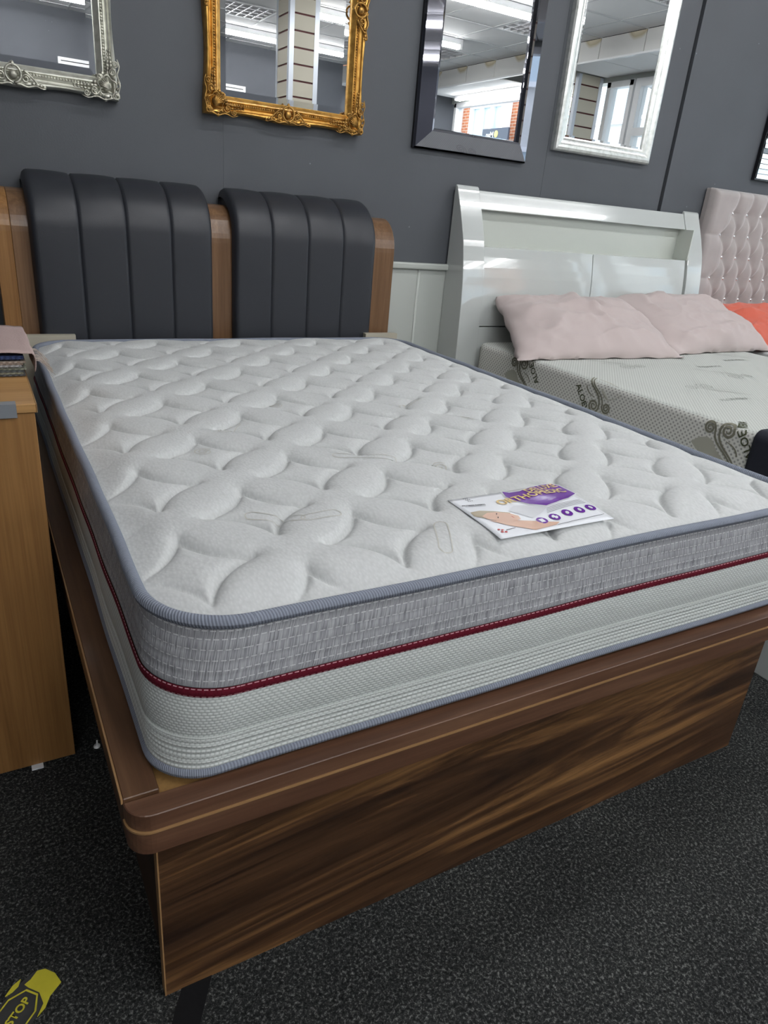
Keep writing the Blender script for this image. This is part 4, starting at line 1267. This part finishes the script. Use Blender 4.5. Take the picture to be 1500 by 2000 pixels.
# ------------------------------------------------------------------ velvet bed
VX0, VX1 = 3.372, 4.85
vb = thing('bed_frame', 'grey velvet bed with deep buttoned headboard beside the white bed', 'bed', ((VX0 + VX1) / 2, -1.1, 0))
def tufted():
    zt, zb = 1.368, 0.30
    nx, nz = 240, 180
    X, Z = np.meshgrid(np.linspace(VX0, VX1, nx), np.linspace(zb, zt, nz), indexing='ij')
    dx, dz = 0.1235, 0.1130
    X0b, Z0b = 3.520, 1.140
    rows_ = [(k, Z0b + dz * k) for k in range(1, -5, -1)]
    ncol = 11
    B = []
    for k, z in rows_:
        off = 0.0 if k % 2 == 0 else dx / 2
        for i in range(ncol + (1 if k % 2 == 0 else 0)):
            B.append((X0b + off + i * dx, z))
    B = np.array(B)
    H = np.full(X.shape, 0.0)
    dmin = np.full(X.shape, 9.0)
    for bx_, bz_ in B:
        dmin = np.minimum(dmin, np.hypot(X - bx_, Z - bz_))
    # diagonal fold lines between buttons
    s = (X - X0b) / dx
    t = (Z - Z0b) / dz / 2
    l1 = np.abs((s + t) - np.round(s + t))
    l2 = np.abs((s - t) - np.round(s - t))
    fold = np.minimum(l1, l2) * dx * 0.75
    inside = (X > X0b - 0.005) & (X < X0b + dx * ncol + 0.005) & (Z < Z0b + dz * 1 + 0.004)
    fold = np.where(inside, fold, 9)
    # vertical/horizontal pleats in the margins
    for k, z in rows_:
        if k % 2 == 0:
            fold = np.where((X < X0b), np.minimum(fold, np.abs(Z - z) * 1.2 + 0.004), fold)
    for i in range(ncol):
        xx = X0b + dx / 2 + i * dx
        fold = np.where(Z > Z0b + dz, np.minimum(fold, np.abs(X - xx) * 1.2 + 0.003), fold)
    puff = 1 - np.exp(-fold / 0.016)
    pit = 1 - np.exp(-(dmin / 0.030) ** 1.3)
    h = 0.006 + 0.030 * puff * 0.6 * (0.35 + 0.65 * pit) + 0.022 * pit
    ex = np.minimum(np.minimum(X - VX0, VX1 - X), zt - Z)
    e = np.clip(ex / 0.035, 0, 1)
    h = h * np.sqrt(np.clip(1 - (1 - e) ** 2, 0, 1)) 
    Yv = -0.055 - h
    P = np.stack([X, Yv, Z], -1)
    mb = MB()
    mb.grid([[tuple(P[i, j]) for j in range(nz)] for i in range(nx)])
    hb = mb.obj('headboard', M['velvet'], vb)
    box('headboard_board', M['velvet'], vb, VX0 + 0.001, VX1 - 0.001, -0.056, -0.0255, 0.02, 1.366, bevel=0.004)
    btn = MB().ball((0, 0, 0), (0.0105, 0.008, 0.0105), 8, 4).mesh('button', M['crystal'])
    for bx_, bz_ in B:
        if bz_ < 0.62: continue
        o = link('button', btn, hb)
        o.location = (bx_, -0.066, bz_)
tufted()
for a, b in ((VX0 + 0.035, VX0 + 0.085), (VX1 - 0.05, VX1)):
    box('side_rail', M['velvet'], vb, a, b, -2.2, -0.11, 0.02, 0.36, bevel=0.015, seg=3)
box('foot_rail', M['velvet'], vb, VX0 + 0.035, VX1, -2.27, -2.2, 0.02, 0.36, bevel=0.015, seg=3)
box('slat_deck', M['gloss_inner'], vb, VX0 + 0.085, VX1 - 0.05, -2.2, -0.115, 0.28, 0.338)
vm = thing('mattress', 'plain white mattress under the coral pillow on the velvet bed', 'mattress', (4.11, -1.15, 0.34))
box('border', M['waffle'], vm, 3.465, 4.795, -2.18, -0.13, 0.34, 0.56, bevel=0.02, seg=3)
box('knit_top', M['knit'], vm, 3.46, 4.80, -2.185, -0.125, 0.56, 0.595, bevel=0.015, seg=3)
pillow('pillow', 'coral cotton pillow against the buttoned velvet headboard', M['coral'], 3.86, -0.335, 0.680, 0.42, 0.235, 0.072, math.radians(22), math.radians(-2), 0.597, 8.4, ymax=-0.118, wr=0.030, frill=0.012)

# ------------------------------------------------------------------ mirrors
def frame_sides(prof, x0, x1, z0, z1, mat, parent, scallop=0.0, name='frame_side', yoff=-0.012, ns=40):
    """four mitred sides; prof = [(inset, proud)]; each side is its own part"""
    cor = [(x0, z0), (x1, z0), (x1, z1), (x0, z1)]
    inw = [((1, 1)), ((-1, 1)), ((-1, -1)), ((1, -1))]
    for k in range(4):
        a, b = cor[k], cor[(k + 1) % 4]
        ia_, ib_ = inw[k], inw[(k + 1) % 4]
        nrm = [(0, 1), (-1, 0), (0, -1), (1, 0)][k]
        rows = []
        for i in range(ns + 1):
            t = i / ns
            row = []
            for ins, pr in prof:
                p = (a[0] + ia_[0] * ins + (b[0] + ib_[0] * ins - a[0] - ia_[0] * ins) * t, a[1] + ia_[1] * ins + (b[1] + ib_[1] * ins - a[1] - ia_[1] * ins) * t)
                sc = scallop * math.sin(math.pi * ((t * 2) % 1.0)) ** 2 * max(0, 1 - ins / 0.02)
                row.append((p[0] + nrm[0] * sc, yoff - pr, p[1] + nrm[1] * sc))
            rows.append(row)
        mb = MB().grid(rows, smooth=False)
        mb.obj(name, mat, parent)
def glass(x0, x1, z0, z1, y, parent, bev=0.022, tilt=0.0016, mat='mirror'):
    mb = MB()
    o = [(x0, y + tilt, z0), (x1, y + tilt, z0), (x1, y + tilt, z1), (x0, y + tilt, z1)]
    i = [(x0 + bev, y, z0 + bev), (x1 - bev, y, z0 + bev), (x1 - bev, y, z1 - bev), (x0 + bev, y, z1 - bev)]
    mb.add(o + i, [(4, 5, 6, 7)] + [(k, (k + 1) % 4, 4 + (k + 1) % 4, 4 + k) for k in range(4)])
    return mb.obj('mirror_glass', M[mat], parent)
def backing(x0, x1, z0, z1, y0, y1, parent):
    box('backing', M['black_edge'], parent, x0, x1, min(y0, y1), max(y0, y1), z0, z1)

ORN_PROF = [(0.0, 0.0), (0.0, 0.024), (0.004, 0.033), (0.010, 0.036), (0.018, 0.034), (0.026, 0.028), (0.034, 0.0245), (0.038, 0.029), (0.041, 0.030), (0.044, 0.027), (0.050, 0.027), (0.054, 0.031), (0.057, 0.031), (0.060, 0.027), (0.072, 0.018), (0.076, 0.016), (0.076, 0.008)]
ORN_PROF = [(i_ * 0.82, p_) for i_, p_ in ORN_PROF]
def corner_orn(sx, sz, x, z, y, parent, mat, big=1.0):
    """carved corner: cartouche, C scrolls and leaf sprays, (sx, sz) point inward"""
    mb = MB()
    def Q(a, b, d):
        return (x + sx * a * big, y - d * big, z + sz * b * big)
    mb.ball(Q(0.034, 0.034, 0.032), (0.015, 0.007, 0.016), 10, 6)
    for i in range(6):      # ribs of the shell
        a = math.radians(5 + 80 * i / 5)
        mb.tube([Q(0.026 + 0.002 * math.cos(a), 0.026 + 0.002 * math.sin(a), 0.039), Q(0.034 + 0.019 * math.cos(a), 0.034 + 0.019 * math.sin(a), 0.037)], [0.0020, 0.0030], 5)
    ring = [(0.034 + (0.022 + 0.003 * math.sin(5 * t)) * math.cos(t), 0.034 + (0.022 + 0.003 * math.sin(5 * t)) * math.sin(t), 0.035) for t in [math.radians(10 * i) for i in range(37)]]
    mb.tube([Q(*p) for p in ring], [0.0022 + 0.0009 * math.sin(i * 0.9) for i in range(37)], 5, cap=False)
    for i in range(12):     # leafy lobes round the shell
        t = math.radians(30 * i + 10)
        rr_ = 0.030 + 0.003 * math.sin(3 * i)
        mb.ball(Q(0.034 + rr_ * math.cos(t), 0.034 + rr_ * math.sin(t), 0.032), (0.0065, 0.0045, 0.0065), 6, 4)
    for sgn in (0, 1):
        def q2(a, b, d):
            return Q(b, a, d) if sgn else Q(a, b, d)
        for (ca, cb, r_, st_) in ((0.012, 0.012, 0.010, 0), (0.066, 0.020, 0.011, 180), (0.052, 0.052, 0.008, 220), (0.086, 0.012, 0.008, 160)):
            pts = [(ca + r_ * (1 - 0.75 * i / 18) * math.cos(math.radians(st_ + i * 29)), cb + r_ * (1 - 0.75 * i / 18) * math.sin(math.radians(st_ + i * 29)), 0.035 + 0.0002 * i) for i in range(19)]
            mb.tube([q2(*p) for p in pts], [0.0027 - 0.0010 * i / 18 for i in range(19)], 5)
        pts = [(0.008 + 0.090 * i / 12, 0.004 + 0.003 * math.sin(i * 1.1), 0.034) for i in range(13)]
        mb.tube([q2(*p) for p in pts], [0.0036 - 0.002 * i / 12 for i in range(13)], 5)
        for i in range(7):  # leaf spray along the side
            d = 0.064 + 0.0085 * i
            r = 0.0090 * (1 - 0.08 * i)
            for w in (-1, 1):
                p = q2(d, 0.026 + w * 0.0052 * (1 - 0.1 * i), 0.034 - 0.0006 * i)
                mb.ball(p, (r if not sgn else r * 0.6, 0.0042, r * 0.6 if not sgn else r), 6, 4)
    return mb.obj('corner_ornament', mat, parent)
def centre_orn(x, z, y, nx_, nz_, parent, mat):
    """carved crest at the middle of a side; (nx_, nz_) points inward"""
    mb = MB()
    def Q(a, b, d):      # a along the side, b inward
        return (x + (a if nz_ else nx_ * b), y - d, z + (a if nx_ else nz_ * b))
    mb.ball(Q(0, 0.034, 0.033), (0.013, 0.008, 0.013), 10, 6)
    mb.ball(Q(0, 0.062, 0.034), (0.006, 0.007, 0.009), 8, 5)
    for s in (-1, 1):
        mb.tube([Q(s * (0.022 * math.sin(t)), 0.036 - 0.024 * math.cos(t), 0.036) for t in [math.pi * i / 14 for i in range(15)]], 0.0038, 6)
        mb.tube([Q(s * (0.034 + 0.012 * (1 - 0.7 * i / 18) * math.cos(math.radians(i * 28))), 0.026 + 0.013 * (1 - 0.7 * i / 18) * math.sin(math.radians(i * 28)), 0.035) for i in range(19)], 0.003, 5)
        mb.tube([Q(s * (0.030 + 0.045 * i / 10), 0.048 - 0.040 * (i / 10) ** 1.2, 0.034) for i in range(11)], [0.0045 - 0.0025 * i / 10 for i in range(11)], 5)
        mb.tube([Q(s * (0.004 + 0.085 * i / 12), 0.007 + 0.003 * math.sin(i), 0.035) for i in range(13)], [0.0045 - 0.0025 * i / 12 for i in range(13)], 5)
        for i in range(4):
            mb.ball(Q(s * (0.055 + 0.010 * i), 0.016 - 0.002 * i, 0.034), (0.0065, 0.004, 0.005), 6, 4)
    return mb.obj('crest_ornament', mat, parent)
def ornate_mirror(x0, x1, z0, z1, frame, orn, label):
    t = thing('wall_mirror', label, 'mirror', ((x0 + x1) / 2, -0.012, z0))
    backing(x0 + 0.01, x1 - 0.01, z0 + 0.01, z1 - 0.01, -0.0125, -0.020, t)
    frame_sides(ORN_PROF, x0, x1, z0, z1, frame, t, scallop=0.009, yoff=-0.0125)
    glass(x0 + 0.061, x1 - 0.061, z0 + 0.061, z1 - 0.061, -0.0240, t)
    # beaded string
    bd = MB()
    ins = 0.0386
    a0, a1, b0, b1 = x0 + ins, x1 - ins, z0 + ins, z1 - ins
    n1, n2 = int((a1 - a0) / 0.0085), int((b1 - b0) / 0.0085)
    for i in range(n1 + 1):
        for zz in (b0, b1):
            bd.ball((a0 + (a1 - a0) * i / n1, -0.040, zz), (0.0038, 0.0035, 0.0036), 5, 4)
    for i in range(1, n2):
        for xx in (a0, a1):
            bd.ball((xx, -0.040, b0 + (b1 - b0) * i / n2), (0.0036, 0.0035, 0.0038), 5, 4)
    o = bd.obj('bead_string', orn, t)
    o['kind'] = 'stuff'
    for sx, xx in ((1, x0), (-1, x1)):
        for sz, zz in ((1, z0), (-1, z1)):
            corner_orn(sx, sz, xx - sx * 0.004, zz - sz * 0.004, -0.0165, t, orn, 1.22)
    centre_orn((x0 + x1) / 2, z0 - 0.003, -0.0185, 0, 1, t, orn)
    centre_orn((x0 + x1) / 2, z1, -0.0185, 0, -1, t, orn)
    for nx_, xx in ((1, x0), (-1, x1)):
        centre_orn(xx, z0 + (z1 - z0) * 0.5, -0.0185, nx_, 0, t, orn)
    return t
ornate_mirror(-0.242, 0.376, 1.367, 2.28, M['silver_frame'], M['silver_orn'], 'silver ornate carved mirror above the left headboard pad')
ornate_mirror(0.659, 1.274, 1.371, 2.17, M['gold'], M['gold_orn'], 'gold ornate carved mirror above the walnut headboard')

# black bevelled glass mirror
bx0, bx1, bz0, bz1 = 1.522, 2.114, 1.357, 2.27
t = thing('wall_mirror', 'dark mirror with a wide smoked glass surround, left of the silver plain mirror', 'mirror', ((bx0 + bx1) / 2, -0.012, bz0))
backing(bx0, bx1, bz0, bz1, -0.0125, -0.026, t)
frame_sides([(0.0, 0.012), (0.0, 0.016), (0.007, 0.024), (0.066, 0.048), (0.074, 0.046), (0.078, 0.026)], bx0, bx1, bz0, bz1, M['mirror_smoke'], t, yoff=-0.0125, name='mirror_strip', ns=2)
glass(bx0 + 0.076, bx1 - 0.076, bz0 + 0.076, bz1 - 0.076, -0.0400, t, bev=0.004, tilt=0.001)
# plain silver mirror
sx0, sx1, sz0, sz1 = 2.262, 2.886, 1.428, 2.34
t = thing('wall_mirror', 'plain silver crackle framed mirror above the white headboard', 'mirror', ((sx0 + sx1) / 2, -0.012, sz0))
backing(sx0 + 0.01, sx1 - 0.01, sz0 + 0.01, sz1 - 0.01, -0.0125, -0.02, t)
frame_sides([(0.0, 0.0), (0.0, 0.022), (0.006, 0.030), (0.016, 0.034), (0.026, 0.033), (0.034, 0.028), (0.040, 0.026), (0.046, 0.026), (0.054, 0.018), (0.060, 0.016), (0.060, 0.006)], sx0, sx1, sz0, sz1, M['silver_plain'], t, yoff=-0.0125, ns=2)
glass(sx0 + 0.058, sx1 - 0.058, sz0 + 0.058, sz1 - 0.058, -0.0230, t, bev=0.012, tilt=0.0008)
# mosaic edged mirror at the right
mx0, mx1, mz0, mz1 = 3.72, 4.42, 1.437, 2.30
t = thing('wall_mirror', 'mosaic edged mirror above the velvet headboard, cut by the picture edge', 'mirror', ((mx0 + mx1) / 2, -0.024, mz0))
box('backing', M['black_edge'], t, mx0, mx1, -0.046, -0.0245, mz0, mz1)
nt_ = 34
for side, xa in ((0, mx0 + 0.008), (1, mx1 - 0.098)):
    for k in range(nt_):
        z = mz0 + 0.008 + (mz1 - mz0 - 0.016) * k / nt_
        h = (mz1 - mz0 - 0.016) / nt_ - 0.003
        mb = MB().box(-0.045, 0.045, -0.002, 0.002, 0, h)
        o = mb.obj('mosaic_tile', M['mirror'], t)
        o.location = (xa + 0.045, -0.0495, z)
        o.rotation_euler = (random.uniform(-0.05, 0.05), 0, random.uniform(-0.06, 0.06))
        ROOTOFF = None
for xa in (mx0 + 0.102, mx0 + 0.122, mx1 - 0.118, mx1 - 0.138):
    box('mirror_bar', M['mirror'], t, xa, xa + 0.016, -0.050, -0.0465, mz0 + 0.008, mz1 - 0.008, bevel=0.001, seg=1)
glass(mx0 + 0.142, mx1 - 0.142, mz0 + 0.008, mz1 - 0.008, -0.0485, t, bev=0.01, tilt=0.001)

# ------------------------------------------------------------------ beech cabinet with fabric samples
cb = thing('cabinet', 'beech laminate cabinet standing left of the walnut bed', 'cabinet', (-0.35, -1.2, 0))
CX1, CY0, CZ = -0.056, -1.517, 0.748
box('front_panel', M['beech'], cb, -0.66, CX1, CY0, CY0 + 0.018, 0.004, CZ, bevel=0.001, seg=1)
box('side_panel', M['beech'], cb, CX1 - 0.018, CX1 - 0.001, CY0 + 0.0185, -0.88, 0.004, CZ)
box('side_panel', M['beech'], cb, -0.66, -0.642, CY0 + 0.0185, -0.88, 0.004, CZ)
box('back_panel', M['beech'], cb, -0.642, CX1 - 0.018, -0.90, -0.882, 0.004, CZ)
box('top', M['beech_top'], cb, -0.665, CX1 + 0.003, CY0 - 0.004, -0.875, CZ + 0.0005, CZ + 0.016, bevel=0.0015, seg=1)
box('edge_strip', M['edge_band'], cb, CX1 + 0.0031, CX1 + 0.0043, CY0 - 0.004, -0.875, CZ + 0.001, CZ + 0.0155)
MB().prism([(CY0 - 0.0055, CZ - 0.006), (CY0 - 0.0045, CZ - 0.006), (CY0 - 0.0045, CZ + 0.0165), (CY0 + 0.016, CZ + 0.0165), (CY0 + 0.016, CZ + 0.0172), (CY0 - 0.0055, CZ + 0.0172)], 'x', -0.40, -0.083).obj('duct_tape', M['duct'], cb)

sw = thing('swatch_book', 'stack of pinked fabric samples with pink cloth on top, on the beech cabinet', 'fabric samples', (-0.19, -1.2, CZ + 0.0165))
SWC = [((0.10, 0.10, 0.10), 0), ((0.30, 0.30, 0.22), 0), ((0.10, 0.11, 0.11), 0), ((0.42, 0.43, 0.33), 0), ((0.16, 0.17, 0.15), 0), ((0.36, 0.36, 0.36), 0), ((0.30, 0.24, 0.20), 0), ((0.36, 0.30, 0.25), 0), ((0.02, 0.02, 0.03), 0), ((0.03, 0.05, 0.13), 0), ((0.03, 0.055, 0.15), 0), ((0.015, 0.015, 0.025), 0)]
z = CZ + 0.0175
for k, (c, _) in enumerate(SWC):
    m = plain('sample_cloth_%s' % ('abcdefghijklmn'[k]), c, 0.9, bump=0.4, bumpscale=300)
    th = 0.0031
    x1 = -0.052 + random.uniform(-0.008, 0.002)
    poly = [(-0.34, -1.0)]
    ny_ = -1.322 + random.uniform(-0.004, 0.004)
    n_ = 60
    poly = [(-0.34, -1.02), (-0.34, ny_)]
    for i in range(n_ + 1):      # pinked front edge
        poly.append((-0.34 + (x1 + 0.34) * i / n_, ny_ + (0.003 if i % 2 else 0.0)))
    for i in range(1, n_ + 1):
        poly.append((x1 - (0.003 if i % 2 else 0.0), ny_ + (-1.02 - ny_) * i / n_))
    MB().prism(poly, 'z', z, z + th).obj('fabric_sample', m, sw)
    z += th + 0.0004
pk = plain('pink_sample_cloth', (0.42, 0.315, 0.295), 0.9, bump=0.3, bumpscale=260)
rows = []
for i in range(25):
    x = -0.34 + (0.300) * i / 24
    zz = z + 0.004 + 0.0015 * math.sin(i * 0.7)
    if i > 22:
        zz = z + 0.003
    row = []
    for j in range(13):
        y = -1.332 + 0.29 * j / 12
        row.append((x, y + 0.0015 * math.sin(9 * x + j), zz + 0.001 * math.sin(j * 1.3)))
    rows.append(row)
for dx_, dz_ in ((0.004, -0.004), (0.006, -0.014), (0.005, -0.026), (0.003, -0.036)):   # flap hanging over the right side
    rows.append([(-0.04 + dx_ + 0.001 * math.sin(j), -1.332 + 0.29 * j / 12, z + 0.003 + dz_ * (1 - 0.03 * j)) for j in range(13)])
MB().grid(rows).obj('pink_cloth', pk, sw, solid=0.0015)
fr = MB()
thread = plain('loose_thread', (0.42, 0.36, 0.31), 0.9)
for k in range(46):
    y = -1.33 + 0.12 * random.random()
    x, zz = -0.036, z - 0.012
    pts = [(x, y, zz)]
    a = random.uniform(-0.6, 0.3)
    for q in range(6):
        a += random.uniform(-0.5, 0.5)
        x += 0.0045 + random.uniform(-0.001, 0.002) * (q < 4)
        y += 0.006 * math.sin(a)
        zz -= 0.004 + 0.004 * random.random() if q > 1 else 0.0005
        pts.append((x, y, zz))
    fr.tube(pts, 0.00035, 4, cap=False)
o = fr.obj('thread_fringe', thread, sw)
o['kind'] = 'stuff'

# ------------------------------------------------------------------ small things on the floor
st = thing('floor_sticker', 'worn yellow and black footprint sticker reading STOP on the carpet', 'sticker', (-0.2, -2.02, 0))
def flat(name, poly, z0, z1, mat, parent):
    return MB().prism(poly, 'z', z0, z1).obj(name, mat, parent)
def fpt(u, v):    # footprint frame: u along the sole towards the toe, v across
    ang = math.radians(45)
    ox, oy = -0.201, -2.025
    return (ox + math.cos(ang) * u - math.sin(ang) * v, oy + math.sin(ang) * u + math.cos(ang) * v)
sole = []
for i in range(40):
    a = 2 * math.pi * i / 40
    u, v = math.cos(a), math.sin(a)
    w = 0.030 + 0.004 * u
    sole.append(fpt(-0.045 + 0.118 * u * (1 if u > 0 else 1.15), w * (abs(v) ** 0.7) * (1 if v > 0 else -1)))
flat('dark_sole', sole, 0.0, 0.0008, M['sticker_grey'], st)
flat('yellow_toe', [fpt(0.010, -0.031), fpt(0.024, -0.033), fpt(0.040, -0.028), fpt(0.062, -0.0295), fpt(0.070, -0.012), fpt(0.0705, 0.006), fpt(0.064, 0.015), fpt(0.050, 0.015), fpt(0.041, 0.018), fpt(0.0395, 0.010), fpt(0.0390, -0.010), fpt(0.028, -0.0265)], 0.0, 0.0016, M['yellow'], st)
flat('yellow_patch', [fpt(0.026, 0.0265), fpt(0.036, 0.0245), fpt(0.046, 0.029), fpt(0.034, 0.033), fpt(0.018, 0.032)], 0.0, 0.0016, M['yellow'], st)
octo = [fpt(0.001 + 0.0385 * math.cos(math.radians(22.5 + 45 * k)), 0.0265 * math.sin(math.radians(22.5 + 45 * k))) for k in range(8)]
octi = [fpt(0.001 + 0.0355 * math.cos(math.radians(22.5 + 45 * k)), 0.0240 * math.sin(math.radians(22.5 + 45 * k))) for k in range(8)]
rb = MB()
rb.grid([[(*p, 0.0018) for p in octo], [(*p, 0.0018) for p in octi]], closed_v=True, smooth=False)
rb.obj('octagon_line', M['yellow'], st)
me = text_mesh('STOP', 0.0165, 0.0005)
for v in me.vertices:
    q = fpt(-0.0135 + v.co.x * 1.02, -0.006 + v.co.y)
    v.co = (q[0], q[1], 0.0019)
me.materials.append(M['yellow'])
link('lettering', me, st)
tpo = MB().prism([(0.034, -2.070), (0.072, -2.085), (-0.030, -2.262), (-0.068, -2.245)], 'z', 0.0, 0.0012).obj('floor_tape', M['black_tape'])
tag(tpo, 'strip of black tape on the carpet under the foot panel corner', 'tape')
pin = thing('plastic_plug', 'small white plastic plug lying on the carpet by the bed rail', 'plug', (-0.010, -1.508, 0))
MB().tube([(-0.012, -1.507, 0.0005), (-0.0125, -1.5075, 0.003)], [0.0075, 0.0068], 14).obj('plug_head', M['white_plastic'], pin)
MB().tube([(-0.012, -1.507, 0.003), (-0.0105, -1.502, 0.013)], [0.0022, 0.0018], 8).obj('plug_stem', M['white_plastic'], pin)
tag(MB().box(-0.140, -0.118, -1.528, -1.48, 0.0, 0.0035).obj('paper_scrap', M['paper']), 'scrap of white paper poking out under the beech cabinet', 'paper')
